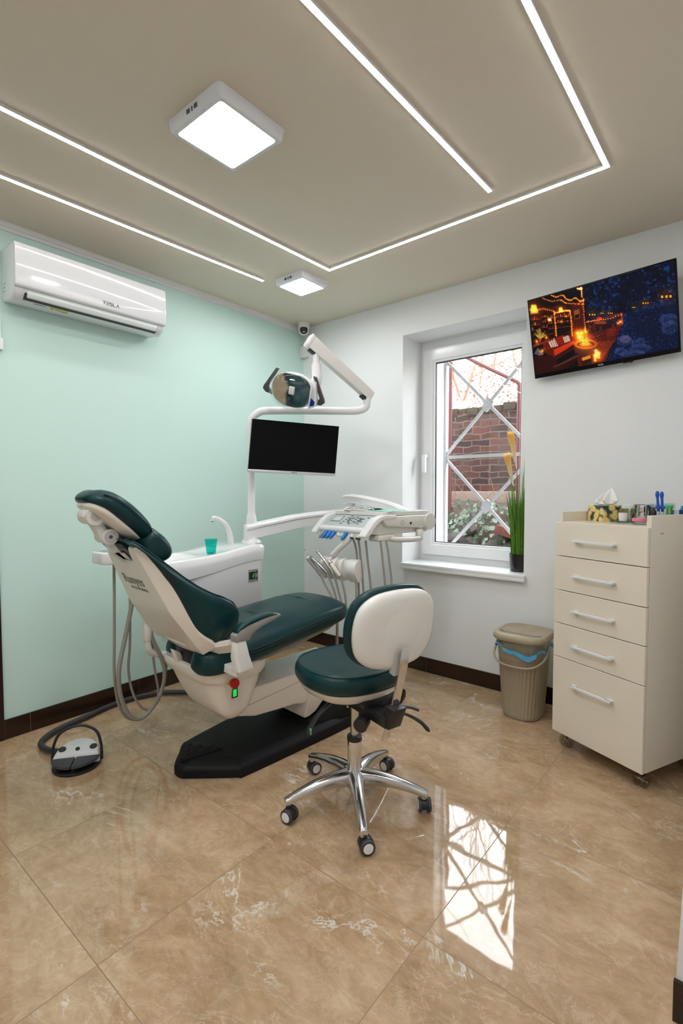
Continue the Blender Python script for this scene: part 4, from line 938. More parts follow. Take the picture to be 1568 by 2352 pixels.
g = G(); g.lathe([(.030, .262), (.030, .280), (.024, .282), (.018, .281)], 36); g.build('sleeve_cap', blackp, st_)
g = G(); g.cyl((0, 0, .27), (0, 0, .42), .0165, None, 28); g.build('gas_column', steel, st_)
g = G(); g.cyl((-.0, 0, .050), (0, 0, .100), .022, None, 28); g.build('column_foot', steel, st_)
# seat: wide waterfall pad seen from its back corner
def out2(rx, ry, cx=0, n=12, e=.82): return [(cx+rx*math.copysign(abs(math.cos(t))**e, math.cos(t)), ry*math.copysign(abs(math.sin(t))**e, math.sin(t))) for t in np.linspace(0, 2*math.pi, n+1)[:-1]]
SX, RX, RY = -.035, .205, .215
g = G(); g.loft([crc([(x, y, z+.0*x) for x, y in out2(RX*f, RY*f, SX)], 4) for f, z in ((.80, 0.5060), (.93, 0.5100), (.99, 0.5260), (1.0, 0.5440), (.99, 0.5590), (.955, 0.5740), (.91, 0.5820), (.80, 0.5840), (.66, 0.5770), (.40, 0.5740), (.1, 0.5730))])
g.tube([(p[0], p[1], (.5785)) for p in crc([(q[0], q[1], 0) for q in out2(RX*.935, RY*.935, SX)], 4)]+[(RX*.935+SX, 0, (.5785))], .0024, 6, 1)
g.build('seat', leather, st_, 60)
g = G(); g.loft([crc([(x, y, z) for x, y in out2(RX*f, RY*f, SX)], 4) for f, z in ((.58, .458), (.74, .462), (.88, .482), (.95, .508))]); g.build('seat_pan', cream, st_, 50)
# backrest: rounded shell with pad, tilted slightly
BX, BZ = .275, .775
BT = R(8)
BMk = axes((BX, 0, BZ), (0, 1, 0), (math.sin(BT), 0, math.cos(BT)), (math.cos(BT), 0, -math.sin(BT)))   # u lateral, v up, n outward
def bo(rx, ry, n=16, e=.74, sk=0): return [(rx*math.copysign(abs(math.cos(t))**e, math.cos(t)), ry*math.copysign(abs(math.sin(t))**e, math.sin(t))) for t in np.linspace(0, 2*math.pi, n+1)[:-1]]
def crv(x): return -.55*x*x
RBX, RBY = .181, .144
g = G(); g.loft([crc([(x, y, n+crv(x)) for x, y in bo(RBX*f, RBY*f)], 3) for f, n in ((.93, -.026), (.985, -.020), (1.0, -.008), (.985, .004), (.93, .014), (.80, .020), (.5, .023), (.1, .024))], True, True, BMk)
bsl = g.build('backrest_shell', mat('stool_white', (.80, .78, .75), .25, coat=.3), st_, 60)
g = G(); g.loft([crc([(x, y, n+crv(x)) for x, y in bo(RBX*f, RBY*f)], 3) for f, n in ((.97, -.024), (1.035, -.030), (1.05, -.042), (1.03, -.058), (.95, -.066), (.7, -.068), (.3, -.066))], True, True, BMk)
g.build('backrest_pad', leather, st_, 60)
g = G(); g.prism(rrect(-.030, .030, -.160, -.070, .006), .004, .0265, BMk); 
g.build('bar_slot', mat('slot_shade', (.55, .53, .50), .4), bsl, smooth=0)
# raised oval boss on the shell
g = G(); g.loft([crc([(x, y+.0, n+crv(x)) for x, y in bo(a_, b_, 16, .9)], 3) for a_, b_, n in ((.10, .095, .012), (.09, .086, .0205), (.075, .072, .0235), (.03, .03, .0262))], True, True, BMk); g.build('boss', MATS['stool_white'], bsl, 60)
# flat bar
bar = [(.312, .720), (.308, .695), (.296, .64), (.270, .55), (.247, .47), (.218, .40), (.196, .345)]
g = G(); Pb = [np.array(p) for p in cr([(p[0], 0, p[1]) for p in bar], 5)]; rings = []
for i, p in enumerate(Pb):
    d = Pb[min(i+1, len(Pb)-1)]-Pb[max(i-1, 0)]; d /= np.linalg.norm(d); nrm = np.array([d[2], 0, -d[0]])
    rings.append([tuple(p+nrm*x+np.array([0, y, 0])) for x, y in ((-.004, -.017), (.002, -.017), (.004, -.014), (.004, .014), (.002, .017), (-.004, .017))])
g.loft(rings); g.build('back_bar', chrome, st_, 40)
g = G(); g.box(-.10, .14, -.055, .055, .446, .482); g.bev(.004, 2); g.build('seat_plate', blackp, st_)
g = G(); g.box(-.045, .24, -.034, .034, .408, .450); g.bev(.005, 2); g.build('mechanism', blackp, st_)
g = G(); g.loft([[(x, y, z) for x, y in ((x0-.026, -.030), (x0+.030, -.030), (x0+.030, .030), (x0-.026, .030))] for x0, z in ((.222, .408), (.257, .492))]); g.bev(.005, 2); g.build('bar_clamp', blackp, st_)
g = G(); g.cyl((.13, -.045, .405), (.155, -.085, .400), .026, .028, 10); g.bev(.003, 2); g.build('clamp_knob', blackp, st_)
def lever(pts, r, name='lever'): return G().tube(pts, r, 10, 5, True, None, .55).build(name, blackp, st_, 60)
lv = lever([(-.03, -.04, .44), (-.04, -.09, .42), (-.05, -.14, .38), (-.055, -.175, .335), (-.055, -.185, .315), (-.055, -.188, .305)], [.010, .012, .012, .013, .015, .010])
lever([(.17, .03, .43), (.20, .09, .42), (.23, .14, .39), (.245, .165, .36), (.25, .172, .352)], [.008, .009, .012, .014, .008])
lever([(.15, .05, .44), (.19, .12, .435), (.215, .15, .425)], [.008, .010, .010])
g = G(); g.box(-.006, .004, -.012, .013, -.0, .0012, axes((-.0415, -.180, .325), (.85, .5, 0), (.0, .1, 1), (.5, -.85, .08))); g.build('sticker', mat('green_sticker', S(90, 190, 140), .5), lv, smooth=0)
g = G(); 
for q in ((.0, -.034, .405), (.17, -.029, .43)): g.ell(q, .006, .003, .006, 12, 8)
g.build('bolt', chrome, st_)

# ------------------------------------------------------------------ drawer cabinet
CB0 = V((2.175, -.489, 0)); CR = R(-23.9)
cab = thing('drawer_cabinet', 'cream five drawer cabinet on casters at the right', 'cabinet', tuple(CB0), CR, world=False)
cabm = mat('cream_laminate', S(231, 221, 204), .3, spec=.5, coat=.15)
cabe = mat('cream_edge', S(232, 222, 196), .35)
CW, CD = .447, .43
g = G(); g.box(0, .016, .02, CD, .082, 1.161); g.box(CW-.020, CW, .02, CD, .082, 1.161); g.box(.016, CW-.02, CD-.012, CD, .082, 1.13); g.box(.016, CW-.02, .02, CD-.012, .082, .098); g.box(.016, CW-.02, .022, CD-.012, 1.098, 1.1145)
g.bev(.0008, 1).build('body', cabm, cab, smooth=0)
hw = mat('white_handle', (.80, .81, .83), .3)
for z0, z1, hz_ in ((.080, .453, .341), (.4565, .619, .530), (.6225, .781, .697), (.7845, .947, .863), (.9505, 1.1115, 1.029)):
    g = G(); g.box(-.010, CW-.002, 0, .018, z0, z1); g.bev(.0012, 1); dw = g.build('drawer', cabm, cab, smooth=0)
    g = G(); g.box(.103, .312, -.027, -.019, hz_-.005, hz_+.005); g.box(.103, .130, -.026, 0, hz_-.005, hz_+.005); g.box(.285, .312, -.026, 0, hz_-.005, hz_+.005); g.bev(.001, 1); g.build('handle', hw, dw, smooth=0)
tw = glassmat('smoky_clear_wheel', (.78, .75, .71), 1.6, .9, .04)
for x, y in ((.035, .055), (CW-.035, .055), (.035, CD-.05), (CW-.035, CD-.05)):
    g = G(); g.box(x-.028, x+.022, y-.02, y+.02, .074, .082); g.box(x-.006, x+.006, y-.010, y+.012, .045, .076); g.bev(.003, 1); cs = g.build('caster', blackp, cab)
    for sg in (1, -1):
        g = G(); g.lathe([(.006, 0), (.012, .010), (.024, .009), (.030, .003), (.0305, -.004), (.02, -.006), (.006, -.006)], 28, axes((x+sg*.016, y-.004, .0315), (0, 1, 0), (0, 0, 1), (sg, 0, 0))); g.build('wheel', tw, cs, 60)
    g = G(); g.cyl((x-.024, y-.004, .0315), (x+.024, y-.004, .0315), .005, None, 12); g.build('axle', chrome, cs)
g = G()
for dy in (.065, .080): g.cyl((CW, .02+dy, 1.085), (CW+.0006, .02+dy, 1.085), .003, None, 12)
g.build('screw_holes', dgrey, cab, smooth=0)
TZ = 1.1145
def cw(u, v, z=TZ): 
    p = cab.matrix_basis @ V((u, v, 0)); return (p.x, p.y, z)
# tissue box
def floral():
    m, nt, out = nodes('floral_card'); N = nt.nodes; L = nt.links
    tc = N.new('ShaderNodeTexCoord'); n1 = N.new('ShaderNodeTexVoronoi'); n1.inputs['Scale'].default_value = 34; n1.distance = 'EUCLIDEAN'
    nz = N.new('ShaderNodeTexNoise'); nz.inputs['Scale'].default_value = 60; nz.inputs['Detail'].default_value = 3
    va = N.new('ShaderNodeVectorMath'); va.operation = 'MULTIPLY_ADD'; va.inputs[1].default_value = (.03, .03, .03)
    L.new(nz.outputs['Color'], va.inputs[0]); L.new(tc.outputs['Object'], va.inputs[2]); L.new(va.outputs[0], n1.inputs['Vector'])
    r = N.new('ShaderNodeValToRGB'); e = r.color_ramp.elements
    e[0].position = 0; e[0].color = (*S(150, 110, 40), 1); e[1].position = .15; e[1].color = (*S(235, 205, 120), 1)
    for p, c in ((.30, S(215, 170, 80)), (.36, S(245, 228, 165)), (.50, S(232, 205, 130)), (.58, S(190, 140, 60)), (.60, S(14, 70, 60)), (1, S(12, 60, 54))):
        q = e.new(p); q.color = (*c, 1)
    L.new(n1.outputs[0], r.inputs[0]); b = N.new('ShaderNodeBsdfPrincipled'); b.inputs['Roughness'].default_value = .35
    L.new(r.outputs[0], b.inputs['Base Color']); L.new(b.outputs[0], out.inputs[0]); return m
tb = thing('tissue_box', 'floral cardboard tissue box on the cabinet top', 'tissue box', cw(.100, .225), CR-R(20), world=False)
bx = G(); bx.box(-.062, .062, -.06, .07, 0, .078); bx.bev(.0015, 1).build('carton', floral(), tb, smooth=0)
G().box(-.045, .045, -.025, .025, .0775, .0788).build('opening', pvc, tb, smooth=0)
g = G(); rings = []
for z, f, sx in ((0, .6, 0), (.008, 1.15, 0), (.022, 1.45, -.006), (.038, 1.25, .0), (.055, .85, .012), (.070, .48, .024), (.082, .12, .032)):
    rings.append([(sx+.045*f*math.cos(t)*(1+.22*math.sin(5*t+1)*min(1, z*60)), .026*f*math.sin(t)*(1+.45*math.cos(7*t+z*30)*min(1, z*60)), .078+z-.012*f*max(0, math.cos(t+2.6))*min(1, z*40)) for t in np.linspace(0, 2*math.pi, 57)[:-1]])
g.loft(rings, False); g.build('tissue', mat('tissue_paper', (.84, .84, .83), .95), tb, 30)
cl = glassmat('clear_glass', (.86, .90, .89), 1.45, .9)
cl2 = glassmat('clear_acrylic', (.93, .95, .96), 1.4, .8)
def jar(name, label, cat, u, v, prof, m, n=32):
    p = cw(u, v); r = thing(name, label, cat, p)
    g = G(); g.lathe(prof, n, Matrix.Translation(p), False); return r, p, g.build('wall', m, r)
r, p, o = jar('glass_jar', 'clear glass jar with a ribbed lid beside the tissue box', 'jar', .209, .222, [(0, .001), (.030, .001), (.031, .004), (.031, .052), (.027, .060), (.026, .064), (.025, .060), (.029, .051), (.029, .004), (0, .004)], cl)
g = G(); g.lathe([(0, .066), (.027, .066), (.0275, .080), (.025, .083), (0, .083)], 32, Matrix.Translation(p)); g.build('lid', mat('jar_lid', (.66, .70, .69), .15, coat=.5), r)
r, p, o = jar('cream_pot', 'small white screw cap pot standing in the glass dish', 'pot', .243, .138, [(0, .010), (.0165, .010), (.018, .028), (.0185, .028), (.0185, .047), (.016, .048), (0, .048)], mat('cap_white', (.80, .77, .72), .35))
r, p, o = jar('glass_dish', 'shallow clear glass dish under the white pot', 'dish', .236, .140, [(0, .001), (.046, .001), (.052, .006), (.052, .018), (.049, .018), (.048, .007), (0, .006)], cl)
r, p, o = jar('steel_canister', 'polished round steel canister behind the glass jar', 'canister', .187, .362, [(0, .001), (.050, .001), (.052, .004), (.052, .060), (0, .060)], chrome, 40)
g = G(); g.lathe([(0, .0605), (.054, .0605), (.0545, .064), (.0545, .080), (.051, .084), (0, .085)], 40, Matrix.Translation(p)); g.build('lid', chrome, r)
r, p, o = jar('pink_lidded_jar', 'small clear jar with a pink lid near the right side panel', 'jar', .330, .122, [(0, .001), (.026, .001), (.027, .003), (.027, .014), (.025, .014), (.025, .003), (0, .003)], cl)
g = G(); g.lathe([(0, .0145), (.028, .0145), (.0285, .016), (.0285, .026), (.027, .028), (0, .028)], 32, Matrix.Translation(p)); g.build('lid', mat('pink_lid', S(225, 120, 150), .4), r)
r, p, o = jar('ink_bottle', 'tiny dropper bottle with a pointed black cap', 'bottle', .298, .272, [(0, .001), (.012, .001), (.012, .035), (0, .035)], mat('bottle_grey', (.35, .34, .32), .4))
g = G(); g.lathe([(0, .035), (.0125, .035), (.0125, .052), (.006, .066), (.005, .072), (0, .072)], 24, Matrix.Translation(p)); g.build('cap', blackp, r)
def acrylic(name, label, u0, u1, v0, v1, h):
    r = thing(name, label, 'organizer', cw(u0, v0), CR, world=False); a, b, t = u1-u0, v1-v0, .0025
    g = G(); g.box(0, a, 0, t, 0, h); g.box(0, a, b-t, b, 0, h); g.box(0, t, t, b-t, 0, h); g.box(a-t, a, t, b-t, 0, h); g.box(t, a-t, t, b-t, 0, t); g.build('walls', cl2, r, smooth=0); return r
acrylic('acrylic_organizer', 'clear acrylic box holding two blue syringes on the cabinet', .258, .322, .302, .40, .088)
bm_ = mat('syringe_blue', S(10, 84, 190), .35)
def syringe(label, u, v, du, dv, H_):
    p = V(cw(u, v, TZ+.003)); q = V(cw(u+du, v+dv, TZ+H_)); d = (q-p); r = thing('syringe', label, 'syringe', tuple(p), 0, 'blue etching syringes on the cabinet')
    g = G(); g.cyl(p, p+d*.34, .0065, .0065, 16); g.build('barrel', mat('syringe_label', (.75, .76, .76), .4), r)
    g = G(); g.cyl(p+d*.34, p+d*.43, .006, .0065, 16); g.cyl(p+d*.43, p+d*.53, .0125, .0110, 16); g.cyl(p+d*.53, p+d*.80, .0058, .0055, 14); g.ell(tuple(p+d*.90), .0085, .0085, .017, 16, 10); g.cyl(p+d*.78, p+d*.86, .0055, .007, 14); g.build('plunger', bm_, r)
    return r
syringe('left one of the two blue syringes standing in the clear acrylic box', .283, .340, -.012, .0, .145)
syringe('right one of the two blue syringes standing in the clear acrylic box', .299, .345, -.010, .0, .142)
at = thing('applicator_tube', 'clear tube of green applicators with a bright green collar', 'tube', cw(.345, .312))
p = V(cw(.345, .312)); g = G(); g.cyl(p+V((0,0,.001)), p+V((0,0,.092)), .0165, .0165, 24); g.build('tube', cl2, at)
g = G(); g.cyl(p+V((0,0,.002)), p+V((0,0,.070)), .0115, .0115, 20); g.build('label_band', mat('green_label', S(72, 140, 30), .4), at)
g = G(); g.cyl(p+V((0,0,.070)), p+V((0,0,.082)), .0158, .0158, 24); g.build('collar', mat('green_collar', S(20, 200, 110), .35), at)
dv = (V((2.918, -3.031, 0))-V((p.x, p.y, 0))).normalized(); rv = V((0,0,1)).cross(dv)
text('print', 'Applicators', .0115, axes(p+V((0,0,.046))+dv*.0119, (0, 0, 1), -rv, dv), pvc, at, .0004)
acrylic('acrylic_stand', 'clear acrylic tray stand at the right end of the cabinet top', .337, .405, .338, .405, .06)
bc_ = thing('blue_bottle', 'dark blue squat bottle at the right end of the cabinet top', 'bottle', cw(.410, .300))
p = V(cw(.410, .300)); g = G(); g.cyl(p, p+V((0,0,.064)), .014, .014, 24); g.build('glass', mat('blue_glass', S(18, 40, 110), .15), bc_)
g = G(); g.cyl(p+V((0,0,.064)), p+V((0,0,.080)), .009, .008, 20); g.build('cap', mat('teal_cap', S(40, 140, 190), .3), bc_)
syringe('lone blue syringe leaning to the right at the picture edge', .358, .368, .036, .0, .145)

# ------------------------------------------------------------------ bin
bn = thing('waste_bin', 'beige ribbed plastic waste bin with swing lid beside the cabinet', 'bin', (1.925, -.225, 0))
taupe = mat('taupe_plastic', S(163, 150, 126), .42, bump=.1, bscale=200)
BCX, BCY = 1.930, -.222
def binring(hx, hy, z, rib=0.0, n=160, r=.085):
    out = []; r = min(r, hx*.9, hy*.9)
    base = rrect(-hx, hx, -hy, hy, r, 8)
    P = [np.array(p) for p in base]; P.append(P[0]); seg = [np.linalg.norm(P[i+1]-P[i]) for i in range(len(P)-1)]; tot = sum(seg); acc = np.concatenate([[0], np.cumsum(seg)])
    for k in range(n):
        s_ = tot*k/n; i = min(int(np.searchsorted(acc, s_, 'right'))-1, len(seg)-1); p = P[i]+(P[i+1]-P[i])*((s_-acc[i])/max(seg[i], 1e-9))
        f = 1-rib*(.5+.5*math.cos(2*math.pi*k/4))
        out.append((BCX+p[0]*f, BCY+p[1]*f, z))
    return out
g = G()
g.loft([binring(.096, .108, 0), binring(.101, .113, .008), binring(.103, .115, .020), binring(.1045, .1165, .024, .045), binring(.121, .133, .33, .045), binring(.122, .134, .335), binring(.128, .141, .435), binring(.122, .135, .435), binring(.095, .107, .02)], True)
g.build('body', taupe, bn, 50)
g = G(); g.loft([binring(.140, .153, .440), binring(.145, .158, .447), binring(.145, .158, .462), binring(.138, .150, .474), binring(.120, .130, .477), binring(.116, .126, .472), binring(.02, .02, .472)], True); bl_ = g.build('lid', taupe, bn, 50)
g = G(); g.box(BCX-.10, BCX+.10, BCY-.075, BCY-.072, .4722, .4735); g.build('flap_seam', mat('seam_taupe', S(110, 92, 72), .6), bl_, smooth=0)
g = G(); g.box(BCX-.118, BCX-.098, BCY-.078, BCY-.066, .474, .481); g.box(BCX+.098, BCX+.118, BCY-.078, BCY-.066, .474, .481); g.build('hinge_tab', taupe, bl_)
g = G(); g.tube([(BCX-.134, BCY-.0, .412), (BCX-.142, BCY-.04, .385), (BCX-.135, BCY-.10, .342), (BCX-.085, BCY-.146, .316), (BCX, BCY-.156, .308), (BCX+.085, BCY-.146, .316), (BCX+.132, BCY-.10, .345), (BCX+.142, BCY-.04, .385), (BCX+.134, BCY, .412)], .0062, 8, 6); g.build('handle', taupe, bn, 60)
lin = thing('bin_liner', 'crumpled clear bag with a blue drawstring band hanging over the bin rim', 'plastic bag', (BCX, BCY, .38))
film = glassmat('clear_film', (.74, .79, .80), 1.75, 1.0, .22)
g = G(); n = 96; rings = []
for j in range(7):
    f = j/6; ring = []
    base = binring(.129, .142, 0, 0, n)
    for k, p in enumerate(base):
        w_ = math.sin(k*1.9)*.004+math.sin(k*.83+1)*.004; drop = .036+.010*math.sin(k*.53)+.045*math.exp(-((k-72)/7)**2)+.012*(.5+.5*math.sin(k*.31))
        dx, dy = p[0]-BCX, p[1]-BCY; e = 1+.035+.02*f+w_*8*f
        ring.append((BCX+dx*e, BCY+dy*e, .437-drop*f*1.0))
    rings.append(ring)
g.loft(rings[:5], False); g.build('film', film, lin, 80)
g = G(); g.loft([[(x, y, z) for x, y, z in r] for r in rings[4:]], False); g.build('blue_band', mat('blue_band', S(80, 165, 215), .35), lin, 80)

# ------------------------------------------------------------------ plant
pl = thing('potted_grass', 'artificial tall grass with yellow plumes in a black pot on the window sill', 'plant', (1.775, .11, .754))
pc = V((1.775, .112, .754))
g = G(); g.lathe([(0, .0), (.052, .0), (.056, .004), (.0615, .112), (.058, .113), (.057, .10), (0, .10)], 40, Matrix.Translation(pc)); g.build('pot', mat('pot_black', (.008, .008, .010), .18, coat=.3), pl, 40)
rg = random.Random(3)
grass = mat('grass_green', S(88, 134, 34), .4, var=.65, vscale=60)
g = G()
for i in range(170):
    a = rg.uniform(0, 2*math.pi); r0 = .050*math.sqrt(rg.random()); h = rg.uniform(.28, .46)*(1.38 if rg.random() < .14 else 1); le = rg.uniform(.0, .05)+(.03 if rg.random() < .15 else 0); w_ = rg.uniform(.0022, .0046)
    b0 = pc+V((r0*math.cos(a), r0*math.sin(a), .098)); da_ = a+rg.uniform(-.8, .8); dd = V((math.cos(da_), math.sin(da_), 0)); tw_ = rg.uniform(0, 3.14); wv = V((math.cos(tw_), math.sin(tw_), 0))
    pr = []
    for k in range(5):
        t = k/4; c_ = b0+V((0, 0, h*t))+dd*(le*t*t); c_.x = min(c_.x, 1.838); c_.y = min(c_.y, .226); pr.append((c_, w_*(1-t**3)+.0002))
    vs = []
    for c_, q in pr: vs += [tuple(c_-wv*q), tuple(c_+wv*q)]
    g.faces(vs, [(2*k, 2*k+1, 2*k+3, 2*k+2) for k in range(4)])
gb = g.build('grass_blades', grass, pl, 0, False); gb['kind'] = 'stuff'
plum = mat('plume_yellow', S(240, 190, 80), .8, var=.15, vscale=30)
plw = mat('plume_white', S(235, 228, 200), .8)
def plume(base, tip, top_, rad):
    base, tip, top_ = V(base), V(tip), V(top_)
    G().tube([tuple(pc+V((0, 0, .1))), tuple((pc+V((0,0,.1))+base)/2+V((.004,0,0))), tuple(base)], .0018, 6, 4).build('stem', grass, pl, 60)
    pm, ntx, outx = nodes('plume')
    tcx = ntx.nodes.new('ShaderNodeTexCoord'); sx = ntx.nodes.new('ShaderNodeSeparateXYZ'); ntx.links.new(tcx.outputs['Generated'], sx.inputs[0])
    rp = ntx.nodes.new('ShaderNodeValToRGB'); rp.color_ramp.elements[0].color = (*S(250, 246, 230), 1); rp.color_ramp.elements[1].color = (*S(255, 224, 140), 1); rp.color_ramp.elements[0].position = .15; rp.color_ramp.elements[1].position = .75
    bx_ = ntx.nodes.new('ShaderNodeBsdfDiffuse'); tl_ = ntx.nodes.new('ShaderNodeBsdfTranslucent'); ms_ = ntx.nodes.new('ShaderNodeMixShader'); ms_.inputs[0].default_value = .45; ntx.links.new(rp.outputs[0], tl_.inputs[0]); ntx.links.new(bx_.outputs[0], ms_.inputs[1]); ntx.links.new(tl_.outputs[0], ms_.inputs[2])
    ntx.links.new(sx.outputs[2], rp.inputs[0]); ntx.links.new(rp.outputs[0], bx_.inputs[0]); ntx.links.new(ms_.outputs[0], outx.inputs[0])
    g = G(); ax = tip-base
    for i in range(1300):
        t = rg.random()**.7; a = rg.uniform(0, 6.283); rr = rad*(.35+.65*t); s0 = base+ax*t*.85
        a_, b_ = g.frame(ax); o_ = (a_*math.cos(a)+b_*math.sin(a)); e_ = s0+ax.normalized()*rg.uniform(.025, .05)+o_*rr*rg.uniform(.5, 1.0); sd_ = ax.cross(o_).normalized()*.0026
        g.faces([tuple(s0-sd_), tuple(s0+sd_), tuple(e_+sd_*.4), tuple(e_-sd_*.4)], [(0,1,2,3)])
    g.build('plume', pm, pl, 0, False)
plume((1.755, .10, 1.40), (1.716, .09, 1.632), (0,0,0), .027)
plume((1.735, .09, 1.30), (1.690, .085, 1.480), (0,0,0), .017)
plume((1.745, .075, 1.29), (1.712, .07, 1.488), (0,0,0), .017)
# ------------------------------------------------------------------ television
tv = thing('television', 'black flat television showing a fire lit terrace and snowy night, high on the window wall', 'television', (2.254, -.03, 1.93))
TM = Matrix.Translation((2.2535, -.097, 2.141)) @ Matrix.Rotation(-R(2.6), 4, 'Y') @ Matrix.Rotation(R(12), 4, 'X')
tw2, th2 = .352, .218
g = G(); g.box(-tw2, tw2, -.004, .022, -th2, th2, TM); g.box(-.2, .2, .022, .05, -.15, .10, TM); g.bev(.002, 2).build('case', mat('tv_black', (.004, .004, .005), .3, spec=.15), tv)
NX, NY = 460, 270
Yg, Xg = np.mgrid[0:NY, 0:NX]; 
CQ = [np.array(p, float) for p in ((165, 548), (1500, 138), (1512, 1008), (196, 1212))]      # picture corners in the study crop
u_ = (Xg+.5)/NX; v_ = (Yg+.5)/NY
PXX = (1-v_)*((1-u_)*CQ[0][0]+u_*CQ[1][0])+v_*((1-u_)*CQ[3][0]+u_*CQ[2][0])
PYY = (1-v_)*((1-u_)*CQ[0][1]+u_*CQ[1][1])+v_*((1-u_)*CQ[3][1]+u_*CQ[2][1])
rs = np.random.RandomState(5)
def vnoise(sc, seed):
    r = np.random.RandomState(seed); a = r.rand(int(NY/sc)+3, int(NX/sc)+3); y = np.arange(NY)/sc; x = np.arange(NX)/sc
    yi, xi = y.astype(int), x.astype(int); fy, fx = (y-yi)[:, None], (x-xi)[None, :]; fy = fy*fy*(3-2*fy); fx = fx*fx*(3-2*fx)
    A = a[yi][:, xi]; B = a[yi][:, xi+1]; C_ = a[yi+1][:, xi]; D = a[yi+1][:, xi+1]
    return (A*(1-fx)+B*fx)*(1-fy)+(C_*(1-fx)+D*fx)*fy
IM = np.zeros((NY, NX, 3))
def put(mask, c, a=1.0):
    m = (mask*a)[..., None]; IM[:] = IM*(1-m)+np.array(c, float)*m
def poly(pts, soft=2.0):
    inside = np.zeros((NY, NX), bool); n = len(pts)
    for i in range(n):
        x0, y0 = pts[i]; x1, y1 = pts[(i+1) % n]
        if y0 == y1: continue
        c = ((y0 > PYY) != (y1 > PYY)) & (PXX < (x1-x0)*(PYY-y0)/(y1-y0)+x0); inside ^= c
    return inside.astype(float)
def ell(cx, cy, rx, ry): return (((PXX-cx)/rx)**2+((PYY-cy)/ry)**2 < 1).astype(float)
def glow(cx, cy, r, c, k=1.0):
    d2 = ((PXX-cx)**2+(PYY-cy)**2)/r**2; IM[:] += (np.exp(-d2)*k)[..., None]*np.array(c, float)
n1, n2, n3 = vnoise(22, 1), vnoise(7, 2), vnoise(3, 3)
# night sky and trees at the right, snow slope below
night = np.clip((PXX-640)/200, 0, 1)
put(np.ones((NY, NX)), (9, 7, 6)); put(night, (7, 13, 34))
tree = np.clip((n1*.6+n2*.5-.45)*2.4, 0, 1)*night; put(tree, (16, 36, 84), .7)
put(np.clip((n2-.6)*4, 0, 1)*night*np.clip((720-PYY)/200, 0, 1), (50, 92, 165), .5)
put(poly([(1060, 250), (1240, 200), (1250, 620), (1050, 600)])*(.5+.5*n2), (6, 12, 30), .7)
slope = poly([(720, 700), (860, 690), (1060, 640), (1300, 560), (1510, 520), (1515, 1012), (900, 1100), (1060, 760)]); put(slope*(.35+.65*n2), (22, 42, 92), .8)
put(poly([(1130, 640), (1510, 560), (1515, 1012), (1180, 1060), (1240, 900), (1150, 780)])*(.4+.6*n1), (12, 24, 52), .85)
for cx, cy, rx, ry in ((1070, 905, 68, 55), (1190, 930, 60, 40), (1200, 990, 95, 45), (1030, 1010, 60, 40), (1440, 720, 75, 60), (1450, 800, 70, 70), (1130, 1040, 110, 35)): put(ell(cx, cy, rx, ry)*(.45+.55*n2), (74, 92, 145), .7); put(ell(cx+15, cy+22, rx*.8, ry*.7), (22, 34, 66), .5)
put(ell(1075, 895, 50, 38), (140, 120, 150), .45)
# cabins
for cx, cy, s_ in ((790, 640, 34), (880, 630, 20), (955, 630, 24), (1260, 540, 30), (1160, 580, 18), (1430, 480, 50)):
    put(poly([(cx-s_*1.3, cy+s_*.7), (cx-s_*1.3, cy), (cx, cy-s_*.9), (cx+s_*1.3, cy), (cx+s_*1.3, cy+s_*.7)]), (16, 12, 14), .9)
    for q in (-.7, 0, .6): put(poly([(cx+s_*q-s_*.16, cy+s_*.45), (cx+s_*q-s_*.16, cy), (cx+s_*q+s_*.18, cy-.03*s_), (cx+s_*q+s_*.18, cy+s_*.42)]), (255, 160, 60))
    glow(cx, cy+5, s_*1.6, (90, 45, 8), .6)
# terrace wall and roof
put(poly([(160, 560), (400, 480), (715, 490), (720, 850), (420, 870), (180, 950)]), (44, 14, 7)); put(poly([(160, 548), (520, 440), (720, 495), (560, 560), (300, 590), (160, 620)]), (13, 7, 6))
put(poly([(600, 560), (712, 500), (722, 840), (600, 850)])*(.6+.4*n3), (96, 28, 9))
put(poly([(540, 440), (700, 395), (704, 480), (560, 450)]), (14, 16, 30), .9)
for k in range(9): put(poly([(560+k*16, 455-k*4), (563+k*16, 455-k*4), (563+k*16, 420-k*4), (560+k*16, 420-k*4)]), (40, 38, 52), .8)
# shelves with glowing objects
for x0, x1, y0, y1 in ((170, 270, 670, 890), (285, 345, 640, 870), (350, 410, 650, 860), (435, 470, 640, 840), (480, 570, 630, 830)):
    put(poly([(x0, y0), (x1, y0-25), (x1, y1-30), (x0, y1)]), (22, 8, 6))
    for q in np.arange(y0+40, y1-20, 48): put(poly([(x0, q), (x1, q-14), (x1, q-7), (x0, q+7)]), (120, 42, 12))
    for k in range(int((x1-x0)/5)):
        xx = x0+4+k*5; yy = y0+40+48*rs.randint(0, max(1, int((y1-y0-60)/48))); hh_ = rs.randint(14, 36); put(poly([(xx, yy), (xx+4, yy), (xx+4, yy-hh_), (xx, yy-hh_)]), [(190, 70, 20), (130, 50, 40), (235, 140, 50), (70, 60, 70)][rs.randint(4)], .9)
put(poly([(620, 610), (672, 592), (672, 680), (620, 692)]), (150, 90, 50)); put(poly([(625, 650), (668, 640), (668, 676), (625, 686)]), (40, 18, 14))
for x0 in (424, 588): put(poly([(x0-6, 620), (x0+6, 616), (x0+8, 850), (x0-4, 855)]), (70, 24, 9))
